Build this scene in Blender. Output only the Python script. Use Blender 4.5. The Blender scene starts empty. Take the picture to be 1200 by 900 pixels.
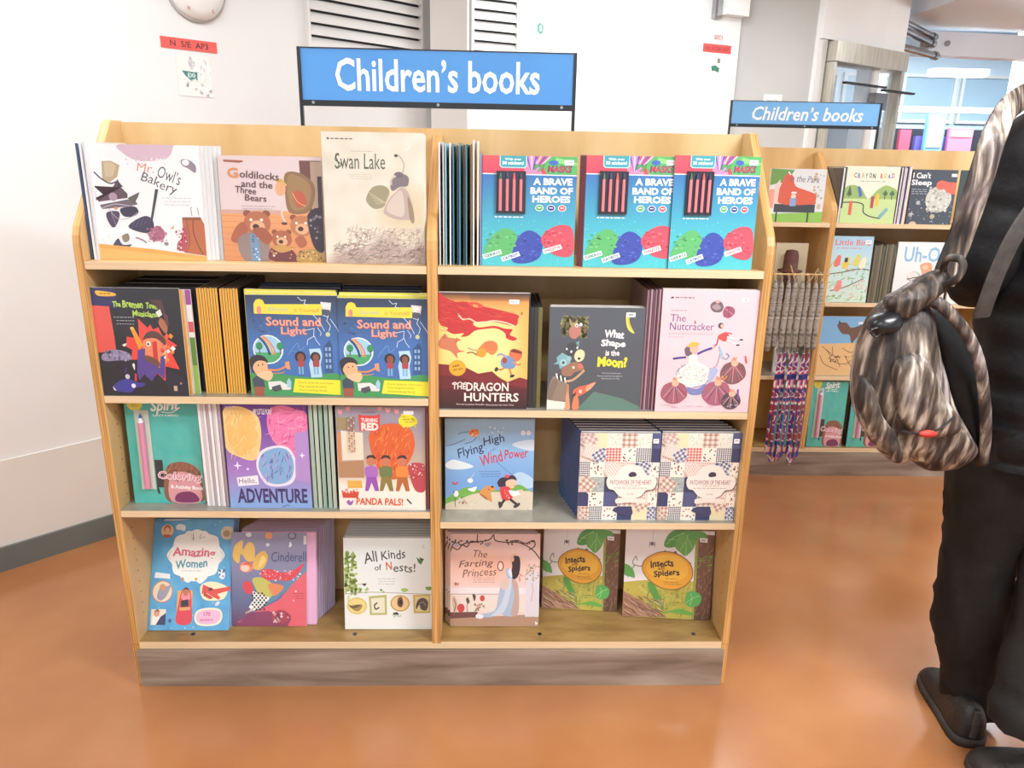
import bpy, bmesh, math, random
from mathutils import Vector, Matrix, noise
random.seed(7)
SC = bpy.context.scene
COL = SC.collection
# ---------------------------------------------------------------- camera
CAM = Vector((.1425, -1.753, 1.400)); YAW, PITCH, ROLL, FPX = .032, .2922, .0193, 878.
_f = Vector((math.sin(YAW)*math.cos(PITCH), math.cos(YAW)*math.cos(PITCH), -math.sin(PITCH)))
_r = Vector((math.cos(YAW), -math.sin(YAW), 0)); _u = _r.cross(_f)
_r, _u = math.cos(ROLL)*_r + math.sin(ROLL)*_u, -math.sin(ROLL)*_r + math.cos(ROLL)*_u
cd = bpy.data.cameras.new('camera'); cam = bpy.data.objects.new('camera', cd); COL.objects.link(cam)
cd.sensor_width = 36; cd.lens = 36*FPX/1200; cd.clip_start = .02; cd.clip_end = 100
M = Matrix((_r, _u, -_f)).transposed().to_4x4(); M.translation = CAM; cam.matrix_world = M
SC.camera = cam
# ---------------------------------------------------------------- exposure, world, lamps
SC.view_settings.view_transform = 'Standard'; SC.view_settings.look = 'None'
SC.view_settings.gamma = 1; SC.view_settings.exposure = 0.48; SC.view_settings.use_curve_mapping = False
SC.cycles.max_bounces = 8; SC.cycles.diffuse_bounces = 4; SC.cycles.caustics_reflective = False; SC.cycles.caustics_refractive = False
W = bpy.data.worlds.new('world'); SC.world = W; W.use_nodes = True
W.node_tree.nodes['Background'].inputs[0].default_value = (.94, .97, 1, 1)
W.node_tree.nodes['Background'].inputs[1].default_value = 0.75
def area(x, y, z, sx, sy, power, col=(.95, .985, 1), rot=(0, 0, 0)):
    l = bpy.data.lights.new('tube_light', 'AREA'); l.shape = 'RECTANGLE'; l.size = sx; l.size_y = sy; l.energy = power; l.color = col
    o = bpy.data.objects.new('tube_light', l); COL.objects.link(o); o.location = (x, y, z); o.rotation_euler = rot
    return o
LAMPS = [(1.5, -1.15, 1.2, .35, 46, 0), (-.75, -1.7, 1.2, .35, 17, 0), (2.9, .7, 1.2, .3, 22, 90), (-.9, .15, 1.0, .25, 11, 0), (1.1, 2.0, 1.2, .25, 9, 0), (.35, -3.2, 1.2, .3, 16, 0)]
CEIL = 2.46
for x, y, sx, sy, p, rz in LAMPS:
    area(x, y, CEIL-.075, sx, sy, p, rot=(0, 0, math.radians(rz)))
for x, y, p in ((2.9, .7, 9), (1.1, 2.0, 8), (1.5, -1.15, 5), (3.6, 2.6, 16)):  # fill points added below the ceiling to brighten it; last has no fixture
    l = bpy.data.lights.new('ceiling_fill', 'POINT'); l.energy = p; l.shadow_soft_size = .12; l.color = (.95, .985, 1); o = bpy.data.objects.new('ceiling_fill', l); COL.objects.link(o); o.location = (x, y, CEIL-.22)
area(5.3, 6.0, 2.95, 3, 1.5, 260, (.82, .93, 1))
# ---------------------------------------------------------------- pixel <-> world (frame 1200 x 900)
def ray(x, y): return _f + _r*((x-600)/FPX) - _u*((y-450)/FPX)
def aty(x, y, Y): d = ray(x, y); return CAM + d*((Y-CAM.y)/d.y)
def atz(x, y, Z): d = ray(x, y); return CAM + d*((Z-CAM.z)/d.z)
def pr(P): d = Vector(P)-CAM; z = d.dot(_f); return 600+FPX*d.dot(_r)/z, 450-FPX*d.dot(_u)/z
def findX(px, Y, z):
    a, b = -3., 4.
    for _ in range(40):
        m = (a+b)/2
        if pr((m, Y, z))[0] < px: a = m
        else: b = m
    return a
def findH(py, X, Y, z, lean):
    a, b = .01, .6
    for _ in range(40):
        m = (a+b)/2
        if pr((X, Y+m*math.sin(lean), z+m*math.cos(lean)))[1] > py: a = m
        else: b = m
    return a
# ---------------------------------------------------------------- colours and materials
def lin(h, a=1.):
    if not isinstance(h, str): return tuple(h) if len(h) == 4 else (*h, 1.)
    c = [int(h[i:i+2], 16)/255 for i in (0, 2, 4)]
    return tuple((x/12.92 if x <= .04045 else ((x+.055)/1.055)**2.4) for x in c)+(a,)
def mixc(a, b, t): a = lin(a); b = lin(b); t = max(0, min(1, t)); return tuple(a[i]*(1-t)+b[i]*t for i in range(4))
def nmat(name, rough=.5, metal=0, coat=0, spec=.5):
    m = bpy.data.materials.new(name); m.use_nodes = True; nt = m.node_tree; b = nt.nodes['Principled BSDF']
    b.inputs['Roughness'].default_value = rough; b.inputs['Metallic'].default_value = metal
    b.inputs['Coat Weight'].default_value = coat; b.inputs['Specular IOR Level'].default_value = spec
    return m, nt, b
def N(nt, t, **k):
    n = nt.nodes.new(t)
    for a, v in k.items():
        if a[0] == '_': n.inputs[int(a[1:])].default_value = v
        elif a in n.inputs: n.inputs[a].default_value = v
        else: setattr(n, a, v)
    return n
def ramp(nt, fac, stops):
    r = nt.nodes.new('ShaderNodeValToRGB'); e = r.color_ramp.elements
    while len(e) < len(stops): e.new(.5)
    for el, (p, c) in zip(e, stops): el.position = p; el.color = lin(c)
    nt.links.new(fac, r.inputs[0]); return r.outputs[0]
def coords(nt, scale=(1, 1, 1), rot=(0, 0, 0)):
    tc = N(nt, 'ShaderNodeTexCoord'); mp = N(nt, 'ShaderNodeMapping'); mp.inputs['Scale'].default_value = scale; mp.inputs['Rotation'].default_value = rot
    nt.links.new(tc.outputs['Object'], mp.inputs[0]); return mp.outputs[0]
def noise_mat(name, stops, scale=(1, 1, 1), nscale=5, detail=4, rough=.5, bump=0, bscale=None, metal=0, coat=0, dist=0, spec=.5, rvar=0):
    m, nt, b = nmat(name, rough, metal, coat, spec)
    n = N(nt, 'ShaderNodeTexNoise', Scale=nscale, Detail=detail, Distortion=dist); nt.links.new(coords(nt, scale), n.inputs['Vector'])
    nt.links.new(ramp(nt, n.outputs[0], stops), b.inputs['Base Color'])
    if bump:
        n2 = N(nt, 'ShaderNodeTexNoise', Scale=bscale or nscale, Detail=3.); nt.links.new(coords(nt), n2.inputs['Vector'])
        bm = N(nt, 'ShaderNodeBump', Strength=bump, Distance=.01); nt.links.new(n2.outputs[0], bm.inputs['Height']); nt.links.new(bm.outputs[0], b.inputs['Normal'])
    if rvar:
        mr = N(nt, 'ShaderNodeMapRange'); mr.inputs[3].default_value = rough-rvar; mr.inputs[4].default_value = rough+rvar
        nt.links.new(n.outputs[0], mr.inputs[0]); nt.links.new(mr.outputs[0], b.inputs['Roughness'])
    return m
def print_mat(name, rough, coat=0, grain=.04):
    m, nt, b = nmat(name, rough, 0, coat, .5)
    a = N(nt, 'ShaderNodeVertexColor', layer_name='Col')
    n = N(nt, 'ShaderNodeTexNoise', Scale=900., Detail=1.); nt.links.new(coords(nt), n.inputs['Vector'])
    mr = N(nt, 'ShaderNodeMapRange'); mr.inputs[3].default_value = 1-grain; mr.inputs[4].default_value = 1+grain; nt.links.new(n.outputs[0], mr.inputs[0])
    mx = N(nt, 'ShaderNodeVectorMath', operation='SCALE'); nt.links.new(a.outputs[0], mx.inputs[0]); nt.links.new(mr.outputs[0], mx.inputs['Scale'])
    ad = N(nt, 'ShaderNodeVectorMath', operation='MULTIPLY_ADD'); ad.inputs[1].default_value = (.93, .93, .93); ad.inputs[2].default_value = (.022, .022, .024); nt.links.new(mx.outputs[0], ad.inputs[0])  # hazy lift put into the colours: all print pulled slightly towards grey
    nt.links.new(ad.outputs[0], b.inputs['Base Color']); return m
MT = {}
MT['print'] = print_mat('printed_card', .38)
MT['gloss'] = print_mat('laminated_card', .22, .3)
def pages_mat():
    m, nt, b = nmat('page_edges', .8)
    a = N(nt, 'ShaderNodeVertexColor', layer_name='Col')
    w = N(nt, 'ShaderNodeTexNoise', Scale=1., Detail=1.); nt.links.new(coords(nt, (4, 2500, 4)), w.inputs['Vector'])
    mr = N(nt, 'ShaderNodeMapRange'); mr.inputs[3].default_value = .72; mr.inputs[4].default_value = 1.1; nt.links.new(w.outputs[0], mr.inputs[0])
    mx = N(nt, 'ShaderNodeVectorMath', operation='SCALE'); nt.links.new(a.outputs[0], mx.inputs[0]); nt.links.new(mr.outputs[0], mx.inputs['Scale'])
    nt.links.new(mx.outputs[0], b.inputs['Base Color']); return m
MT['pages'] = pages_mat()
MT['wood'] = noise_mat('birch_veneer', [(.3, 'c9a269'), (.5, 'd6b27c'), (.7, 'dfbf8c')], (2.5, 2.5, .8), 3, 6, .42, .03, 90, dist=.6)
MT['wood_board'] = noise_mat('worn_bottom_board', [(.25, '7d6038'), (.5, '987a48'), (.75, 'aa8c5a')], (1, 3, 1), 9, 8, .38, .05, 60)
MT['shelf_front'] = noise_mat('maple_lipping', [(.3, 'd8bd94'), (.6, 'e2caa6')], (1, 10, 30), 5, 5, .5)
MT['shelf_top'] = noise_mat('grey_laminate', [(.3, '8a877c'), (.6, '98958a')], (1, 1, 1), 25, 6, .2, coat=.3)
def ply():
    m, nt, b = nmat('plywood_edge', .5)
    n = N(nt, 'ShaderNodeTexNoise', Scale=1., Detail=2.); nt.links.new(coords(nt, (420, 3, 3)), n.inputs['Vector'])
    nt.links.new(ramp(nt, n.outputs[0], [(.36, 'a07444'), (.5, 'cc9a58'), (.62, 'd8ab6c')]), b.inputs['Base Color']); return m
MT['ply'] = ply()
MT['kick'] = noise_mat('scuffed_metal_laminate', [(.25, '6a5c50'), (.45, '8d7f72'), (.6, 'a2968a'), (.8, 'bdb3a8')], (1, 6, 9), 2.6, 10, .36, .04, 50, metal=.25, dist=.5, rvar=.1)
MT['wall'] = noise_mat('white_gloss_paint', [(.3, 'dddedd'), (.7, 'e8e9e9')], (1, 1, 1), 1.3, 3, .3, .05, 5, spec=.5)
MT['wall_low'] = noise_mat('off_white_paint', [(.3, 'd6d3cc'), (.7, 'dedbd4')], (1, 1, 1), 1.3, 3, .34, .04, 5)
MT['floor'] = noise_mat('terracotta_resin_floor', [(.3, '9c663f'), (.5, 'a46e45'), (.7, 'ac764c')], (1, 1, 1), 3, 8, .2, .008, 3, coat=.15, rvar=.04)
MT['skirt'] = noise_mat('dark_grey_skirting', [(.3, '5d625f'), (.7, '6b706c')], (1, 1, 1), 3, 3, .4)
MT['white'] = noise_mat('white_enamel', [(.3, 'e4e4e2'), (.7, 'ededeb')], (1, 1, 1), 2, 2, .35)
MT['overhead'] = noise_mat('white_tinted_against_bounce', [(.3, 'd3dbe6'), (.7, 'dce3ec')], (1, 1, 1), 2, 2, .35)  # white tinted blue to offset the warm light bounced off the floor
MT['greywall'] = noise_mat('grey_paint_and_shade', [(.3, 'b4b3b0'), (.7, 'bcbbb8')], (1, 1, 1), 2, 2, .45)
MT['steel'] = noise_mat('brushed_steel', [(.3, 'b9b4a8'), (.7, 'd4d0c6')], (12, 12, 1), 6, 4, .32, metal=.6)
MT['chrome'] = noise_mat('dull_chrome', [(.3, '8f9092'), (.7, 'b4b5b8')], (1, 1, 1), 6, 2, .2, metal=.9)
MT['black'] = noise_mat('black_enamel', [(.3, '16181b'), (.7, '202226')], (1, 1, 1), 5, 2, .3)
MT['sign_blue'] = noise_mat('blue_acrylic_sign', [(.3, '4a90d6'), (.7, '549ade')], (1, 1, 1), 3, 2, .12, coat=.6)
MT['sign_light'] = noise_mat('pale_blue_acrylic_sign', [(.3, '72b2ea'), (.7, '7cbaee')], (1, 1, 1), 3, 2, .16, coat=.5)
MT['letter'] = noise_mat('white_vinyl_lettering', [(.3, 'f2f4f6'), (.7, 'f8fafc')], (1, 1, 1), 3, 2, .4)
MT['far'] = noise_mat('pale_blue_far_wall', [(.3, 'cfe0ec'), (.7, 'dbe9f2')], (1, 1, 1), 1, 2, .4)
MT['counter'] = noise_mat('dark_counter', [(.3, '23242c'), (.7, '2f3038')], (1, 1, 1), 3, 2, .4)
def emis(name, col, s):
    m, nt, b = nmat(name); b.inputs['Base Color'].default_value = lin(col); b.inputs['Emission Color'].default_value = lin(col); b.inputs['Emission Strength'].default_value = s
    n = N(nt, 'ShaderNodeTexNoise', Scale=4.); nt.links.new(coords(nt), n.inputs['Vector'])
    mr = N(nt, 'ShaderNodeMapRange'); mr.inputs[3].default_value = s*.95; mr.inputs[4].default_value = s*1.05
    nt.links.new(n.outputs[0], mr.inputs[0]); nt.links.new(mr.outputs[0], b.inputs['Emission Strength']); return m
MT['tube'] = emis('fluorescent_diffuser', 'f6faff', 6)
def glassm():
    m, nt, b = nmat('clear_glass', .03); b.inputs['Transmission Weight'].default_value = .9; b.inputs['Base Color'].default_value = (.9, .95, .97, 1); b.inputs['Alpha'].default_value = .35
    return m
MT['glass'] = glassm()
# ---------------------------------------------------------------- mesh builder
class MB:
    def __init__(s): s.v = []; s.f = []; s.c = []; s.m = []; s.sm = []
    def face(s, pts, col='ffffff', mi=0, smooth=False):
        n = len(s.v); s.v += [tuple(p) for p in pts]; s.f.append(tuple(range(n, n+len(pts))))
        if isinstance(col, list): s.c += [lin(c) for c in col]
        else: s.c += [lin(col)]*len(pts)
        s.m.append(mi); s.sm.append(smooth)
    def box(s, x0, y0, z0, x1, y1, z1, col='ffffff', mi=0, T=None):
        P = [Vector((x, y, z)) for z in (z0, z1) for y in (y0, y1) for x in (x0, x1)]
        if T: P = [T @ p for p in P]
        cols = col if isinstance(col, dict) else {}
        base = col if not isinstance(col, dict) else col.get('*', 'ffffff')
        for k, q in (('-z', (0, 2, 3, 1)), ('+z', (4, 5, 7, 6)), ('-y', (0, 1, 5, 4)), ('+y', (2, 6, 7, 3)), ('-x', (0, 4, 6, 2)), ('+x', (1, 3, 7, 5))):
            m = mi if not isinstance(mi, dict) else mi.get(k, 0)
            s.face([P[i] for i in q], cols.get(k, base), m)
    def cyl(s, a, b, r, n=12, col='ffffff', mi=0, r2=None, cap=True):
        a = Vector(a); b = Vector(b); d = (b-a).normalized(); e = d.orthogonal().normalized(); g = d.cross(e); r2 = r if r2 is None else r2
        A = [a+(e*math.cos(t)+g*math.sin(t))*r for t in [2*math.pi*i/n for i in range(n)]]
        B = [b+(e*math.cos(t)+g*math.sin(t))*r2 for t in [2*math.pi*i/n for i in range(n)]]
        for i in range(n): s.face([A[i], A[(i+1) % n], B[(i+1) % n], B[i]], col, mi, True)
        if cap: s.face(A[::-1], col, mi); s.face(B, col, mi)
    def tube(s, pts, rx, ry=None, n=10, col='ffffff', mi=0, up=None, cap=True):
        pts = [Vector(p) for p in pts]; ry = ry or rx; R = []
        for i, p in enumerate(pts):
            d = (pts[min(i+1, len(pts)-1)]-pts[max(i-1, 0)]).normalized()
            U = Vector(up) if up else Vector((0, 0, 1))
            if abs(d.dot(U)) > .97 and not up: U = Vector((0, 1, 0))
            e = d.cross(U).normalized(); g = e.cross(d).normalized()
            a = rx[i] if isinstance(rx, (list, tuple)) else rx; b = ry[i] if isinstance(ry, (list, tuple)) else ry
            R.append([p+e*a*math.cos(2*math.pi*k/n)+g*b*math.sin(2*math.pi*k/n) for k in range(n)])
        s.rings(R, col, mi, cap)
    def rings(s, R, col='ffffff', mi=0, cap=True):
        n = len(R[0])
        for i in range(len(R)-1):
            for k in range(n): s.face([R[i][k], R[i][(k+1) % n], R[i+1][(k+1) % n], R[i+1][k]], col, mi, True)
        if cap: s.face(R[0][::-1], col, mi, True); s.face(R[-1], col, mi, True)
    def build(s, name, mats, parent=None, weld=False, loc=None):
        me = bpy.data.meshes.new(name); me.from_pydata(s.v, [], s.f)
        ca = me.color_attributes.new('Col', 'FLOAT_COLOR', 'CORNER'); ca.data.foreach_set('color', [x for c in s.c for x in c])
        for m in (mats if isinstance(mats, (list, tuple)) else [mats]): me.materials.append(MT[m] if isinstance(m, str) else m)
        me.polygons.foreach_set('material_index', s.m); me.polygons.foreach_set('use_smooth', s.sm); me.update()
        if weld:
            bm = bmesh.new(); bm.from_mesh(me); bmesh.ops.remove_doubles(bm, verts=bm.verts, dist=1e-5); bmesh.ops.recalc_face_normals(bm, faces=bm.faces); bm.to_mesh(me); bm.free()
        o = bpy.data.objects.new(name, me); COL.objects.link(o)
        if parent is not None: o.parent = parent
        if loc: o.location = loc
        return o
def bevel(o, w=.0015, seg=2):
    m = o.modifiers.new('bevel', 'BEVEL'); m.width = w; m.segments = seg; m.limit_method = 'ANGLE'; return o
def tag(o, label=None, cat=None, group=None, kind=None):
    if label: o['label'] = label
    if cat: o['category'] = cat
    if group: o['group'] = group
    if kind: o['kind'] = kind
    return o
def empty(name, loc, rot=(0, 0, 0), label=None, cat=None, group=None):
    o = bpy.data.objects.new(name, None); COL.objects.link(o); o.location = loc; o.rotation_euler = rot; o.empty_display_size = .05
    return tag(o, label, cat, group)
def copy_tree(o, parent=None):
    c = o.copy(); COL.objects.link(c); c.parent = parent
    for ch in list(o.children): copy_tree(ch, c)
    return c
def sm(pts, closed=True, k=4):
    n = len(pts); out = []
    rng = range(n) if closed else range(n-1)
    for i in rng:
        g = (lambda j: pts[j % n]) if closed else (lambda j: pts[max(0, min(n-1, j))])
        p0, p1, p2, p3 = g(i-1), g(i), g(i+1), g(i+2)
        for q in range(k):
            t = q/k
            out.append(tuple(.5*((2*p1[a])+(-p0[a]+p2[a])*t+(2*p0[a]-5*p1[a]+4*p2[a]-p3[a])*t*t+(-p0[a]+3*p1[a]-3*p2[a]+p3[a])*t**3) for a in range(len(p1))))
    if not closed: out.append(tuple(pts[-1]))
    return out
# ---------------------------------------------------------------- lettering as flat geometry
_tc = {}
def text_polys(s, bold=0., ital=0., spacing=1.):
    key = (s, bold, ital, spacing)
    if key in _tc: return _tc[key]
    cu = bpy.data.curves.new('t', 'FONT'); cu.body = s; cu.offset = bold; cu.shear = ital; cu.resolution_u = 2; cu.space_character = spacing
    o = bpy.data.objects.new('t', cu); COL.objects.link(o)
    dg = bpy.context.evaluated_depsgraph_get(); me = o.evaluated_get(dg).to_mesh()
    V = [v.co.copy() for v in me.vertices]; F = [list(p.vertices) for p in me.polygons]
    o.evaluated_get(dg).to_mesh_clear(); bpy.data.objects.remove(o); bpy.data.curves.remove(cu)
    x0 = min(v.x for v in V); x1 = max(v.x for v in V); y0 = min(v.y for v in V); y1 = max(v.y for v in V)
    P = [[((V[i].x-x0)/(x1-x0), (V[i].y-y0)/(y1-y0)) for i in f] for f in F]
    _tc[key] = (P, (x1-x0)/(y1-y0)); return _tc[key]
def add_text(mb, s, cx, cz, w, h, y=0., col='ffffff', bold=0, ital=0, mi=0):
    P, _ = text_polys(s, bold, ital)
    for f in P: mb.face([(cx+(a-.5)*w, y, cz+(b-.5)*h) for a, b in f], col, mi)
class Art:
    """flat print on a cover; coordinates are in any frame x0..x1, y0 (top)..y1 (bottom)"""
    def __init__(s, x0, y0, x1, y1): s.fr = (x0, y0, x1, y1); s.L = []; s.i = 0; s.cx = True
    def add(s, pts, col, clip=True):
        x0, y0, x1, y1 = s.fr
        P = [(min(max((x-x0)/(x1-x0), 0), 1), min(max((y-y0)/(y1-y0), 0), 1)) for x, y in pts]
        s.L.append((P, col, s.i))
    def nx(s): s.i += 1
    def R(s, a, b, c, d, col): s.nx(); s.add([(a, b), (a, d), (c, d), (c, b)], col)
    def G(s, a, b, c, d, t, bt): s.nx(); s.add([(a, b), (a, d), (c, d), (c, b)], [t, bt, bt, t])
    def E(s, x, y, rx, ry, col, rot=0, n=20):
        s.nx(); c, q = math.cos(math.radians(rot)), math.sin(math.radians(rot))
        s.add([(x+rx*math.cos(t)*c-ry*math.sin(t)*q, y+rx*math.cos(t)*q+ry*math.sin(t)*c) for t in [-2*math.pi*k/n for k in range(n)]], col)
    def P(s, pts, col): s.nx(); s.add(_pp(pts), col)
    def S(s, pts, col): s.nx(); s.add(sm(_pp(pts)), col)
    def Ln(s, pts, w, col, smooth=True, closed=False):
        p = _pp(pts); s.nx()
        if smooth and len(p) > 2: p = sm(p, closed, 4)
        if closed: p = p+[p[0]]
        for i in range(len(p)-1):
            a, b = p[i], p[i+1]; dx, dy = b[0]-a[0], b[1]-a[1]; l = math.hypot(dx, dy) or 1; e = w*.2/l
            nx_, ny = -dy/l*w/2, dx/l*w/2; ax, ay, bx, by = a[0]-dx*e, a[1]-dy*e, b[0]+dx*e, b[1]+dy*e
            s.add([(ax+nx_, ay+ny), (bx+nx_, by+ny), (bx-nx_, by-ny), (ax-nx_, ay-ny)], col)
    def T(s, t, cx, cy, w, h, col, bold=.0, ital=0, rot=0, wob=0, arc=0):
        s.nx(); Pq, _ = text_polys(t, bold, ital); c, q = math.cos(math.radians(rot)), math.sin(math.radians(rot))
        for f in Pq:
            pts = []
            for a, b in f:
                x = (a-.5)*w; y = -(b-.5)*h
                if wob: y += wob*math.sin(a*len(t)*1.9+1)
                if arc: y += arc*(4*(a-.5)**2)
                pts.append((cx+x*c-y*q, cy+x*q+y*c))
            s.add(pts, col)
    def D(s, a, b, c, d, n, r, cols, seed=1, asp=1):
        s.nx(); rr = random.Random(seed)
        for _ in range(n):
            x, y, k = rr.uniform(a, c), rr.uniform(b, d), r*rr.uniform(.6, 1.3)
            s.add([(x-k, y), (x, y+k*asp), (x+k, y), (x, y-k*asp)], rr.choice(cols))
    def strokes(s, a, b, c, d, n, w, ln, cols, ang, spread=20, seed=1, lens=True):
        rr = random.Random(seed); s.nx()
        for _ in range(n):
            x, y = rr.uniform(a, c), rr.uniform(b, d); t = math.radians(ang+rr.uniform(-spread, spread)); l = ln*rr.uniform(.5, 1.2)
            dx, dy = math.cos(t)*l/2, -math.sin(t)*l/2; ox, oy = -dy/l*w*2, dx/l*w*2
            s.add([(x-dx, y-dy), (x+ox/2, y+oy/2), (x+dx, y+dy), (x-ox/2, y-oy/2)], rr.choice(cols))
    def F(s, nx, ny, fn):
        x0, y0, x1, y1 = s.fr; s.nx()
        g = [[fn(x0+(x1-x0)*i/nx, y0+(y1-y0)*j/ny) for i in range(nx+1)] for j in range(ny+1)]
        for j in range(ny):
            for i in range(nx):
                s.L.append(([(i/nx, j/ny), (i/nx, (j+1)/ny), ((i+1)/nx, (j+1)/ny), ((i+1)/nx, j/ny)], [g[j][i], g[j+1][i], g[j+1][i+1], g[j][i+1]], s.i))
    def lines(s, a, b, c, n, dy, col, h=3):   # credits too small to read: rows of tiny word-like dashes
        rr = random.Random(int(a+b))
        for k in range(n):
            x = a+(0 if k == 0 else rr.uniform(0, 20)); y = b+k*dy; s.nx()
            while x < c-10:
                l = rr.uniform(8, 28); l = min(l, c-x); s.add([(x, y), (x, y+h), (x+l, y+h), (x+l, y)], col); x += l+5
    def tagp(s, x, y, w, h, rot=0): s.T_(x, y, w, h)
    def T_(s, x, y, w, h):
        s.R(x, y, x+w, y+h, 'f4f4f4'); s.R(x+w*.2, y+h*.35, x+w*.8, y+h*.5, '8a8a8a')
    def build(s, w, h, parent, name='cover_print', mat='gloss', y=-.0002, dl=2.2e-5):
        mb = MB()
        for P, col, i in s.L:
            Q = [((u-.5)*w, y-i*dl, (1-v)*h) for u, v in P]
            ar = sum(Q[k][0]*Q[(k+1) % len(Q)][2]-Q[(k+1) % len(Q)][0]*Q[k][2] for k in range(len(Q)))
            if ar == 0: continue
            if ar < 0:
                Q = Q[::-1]
                if isinstance(col, list): col = col[::-1]
            mb.face(Q, col)
        return mb.build(name, mat, parent)
def _pp(p):
    if isinstance(p, str): v = [float(x) for x in p.replace(',', ' ').split()]; return list(zip(v[::2], v[1::2]))
    return list(p)
# ================================================================ setting
LWP = Vector((-1.296, .844, 0)); LWD = Vector((math.sqrt(.5), math.sqrt(.5), 0)); LWN = Vector((math.sqrt(.5), -math.sqrt(.5), 0))   # left wall runs back at 45 degrees
def onwall(p, P0, d):
    """pixel -> (distance along wall, height)"""
    n = Vector((d.y, -d.x, 0)); r_ = ray(*p); t = (P0-CAM).dot(n)/r_.dot(n); q = CAM+r_*t
    return (q-P0).dot(d), q.z
def wallbox(mb, P0, d, s0, s1, z0, z1, out0, out1, col='ffffff', mi=0):
    n = Vector((d.y, -d.x, 0)); T = Matrix((( d.x, -n.x, 0, P0.x), (d.y, -n.y, 0, P0.y), (0, 0, 1, 0), (0, 0, 0, 1)))
    mb.box(s0, -out1, z0, s1, -out0, z1, col, mi, T)
def struct(o): o['kind'] = 'structure'; return o
mb = MB(); mb.box(-5, -5, -.05, 9, 9, 0); struct(mb.build('floor', 'floor'))
mb = MB(); mb.box(-5, -5, CEIL, 9, 4.2, CEIL+.1); struct(mb.build('ceiling', 'white'))
mb = MB(); wallbox(mb, LWP, LWD, -4.2, 1.66, .392, CEIL, -.12, 0); wl = struct(mb.build('wall_left', 'wall'))
mb = MB(); wallbox(mb, LWP, LWD, -4.2, 1.66, 0, .392, -.12, .006); o = mb.build('dado_panel', 'wall_low', wl); bevel(o, .004)
mb = MB(); wallbox(mb, LWP, LWD, -4.2, 1.66, 0, .087, .006, .018); struct(bevel(mb.build('baseboard_left', 'skirt'), .003))
RWP = Vector((.25, 2.3, 0)); RWD = Vector((math.cos(math.radians(25)), math.sin(math.radians(25)), 0))
# pillar between the vents, its left face in shade
mb = MB(); P0 = LWP+LWD*1.58; 
mb.box(-.135, 1.90, 0, .03, 2.35, CEIL); struct(mb.build('wall_pillar', 'white'))
mb = MB(); wallbox(mb, RWP, RWD, -.3, 1.45, 0, CEIL, -.12, 0); struct(mb.build('wall_back', 'wall'))
mb = MB(); mb.box(1.56, 2.95, 0, 2.045, 3.6, CEIL); struct(mb.build('wall_recess', 'greywall'))  # the recess lies in shade; its darker grey puts that into the colour
SP = Vector((2.035, 2.93, 0)); SD = Vector((math.cos(math.radians(35)), math.sin(math.radians(35)), 0))
mb = MB(); wallbox(mb, SP, SD, 0, .09, 0, 2.10, -.3, 0); wallbox(mb, SP, SD, 0, .93, 2.10, CEIL, -.3, .02); struct(bevel(mb.build('wall_soffit', 'white'), .004))

# louvred vents, slat by slat
def vent(name, P0, d, s0, s1, ztop, n, step, label):
    n_ = Vector((d.y, -d.x, 0)); c = P0+d*((s0+s1)/2); r_ = empty(name, (c.x, c.y, ztop-n*step), (0, 0, math.atan2(d.y, d.x)), label, 'vent', 'louvred wall vents')
    w = (s1-s0)/2; H = n*step
    m = MB(); m.box(-w, -.002, 0, w, .001, H); m.build('backing', 'black', r_)
    m = MB(); m.box(-w-.012, -.02, -.012, -w, 0, H+.012); m.box(w, -.02, -.012, w+.012, 0, H+.012); m.box(-w, -.02, -.012, w, 0, 0); m.box(-w, -.02, H, w, 0, H+.012); m.build('frame', 'white', r_)
    me = None
    for i in range(n):
        if me is None:
            m = MB(); m.face([(-w, -.024, 0), (w, -.024, 0), (w, -.003, step*.86), (-w, -.003, step*.86)]); m.face([(-w, -.021, 0), (-w, 0, step*.86), (w, 0, step*.86), (w, -.021, 0)]); m.face([(-w, -.024, 0), (-w, -.021, 0), (w, -.021, 0), (w, -.024, 0)])
            o = m.build('slat', 'white', r_); me = o.data
        else: o = bpy.data.objects.new('slat', me); COL.objects.link(o); o.parent = r_
        o.location = (0, 0, i*step+.004)
a0 = onwall((361, 28), LWP, LWD)[0]; a1 = onwall((490, 28), LWP, LWD)[0]
vent('wall_vent', LWP, LWD, a0, a1, 2.27, 10, .046, 'wide white louvred wall vent left of the pillar, above the blue sign')
b0 = onwall((554, 30), RWP, RWD)[0]; b1 = onwall((604, 30), RWP, RWD)[0]
vent('wall_vent', RWP, RWD, b0, b1, 2.31, 10, .046, 'narrow white louvred wall vent right of the pillar, above the blue sign')

# white round fitting on the left wall
def wall_thing(name, px, P0, d, label, cat, lift=.001, group=None):
    s, z = onwall(px, P0, d); q = P0+d*s+Vector((d.y, -d.x, 0))*lift
    return empty(name, (q.x, q.y, z), (0, 0, math.atan2(d.y, d.x)), label, cat, group)
t = wall_thing('round_wall_fitting', (228, -12), LWP, LWD, 'white dome-shaped round fitting with small red letters, high on the left wall', 'fitting')
m = MB(); R = []
for k, (r_, y) in enumerate([(.098, 0), (.1, -.012), (.096, -.025), (.07, -.04), (.03, -.047), (.004, -.048)]):
    R.append([(r_*math.cos(a), y, r_*math.sin(a)) for a in [2*math.pi*i/40 for i in range(40)]])
m.rings(R); m.build('dome', 'white', t, weld=True)
m = MB(); R = [[(r_*math.cos(a), y, r_*math.sin(a)) for a in [2*math.pi*i/40 for i in range(40)]] for r_, y in [(.108, 0), (.108, -.01), (.1, -.012)]]
m.rings(R); m.build('base_ring', 'greywall', t, weld=True)
m = MB(); add_text(m, 'N', -.045, -.068, .009, .012, -.0375, 'b03a3a', .01); add_text(m, 'L', .045, -.068, .007, .012, -.0375, 'b03a3a', .01); m.build('lettering', 'print', t)
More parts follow.
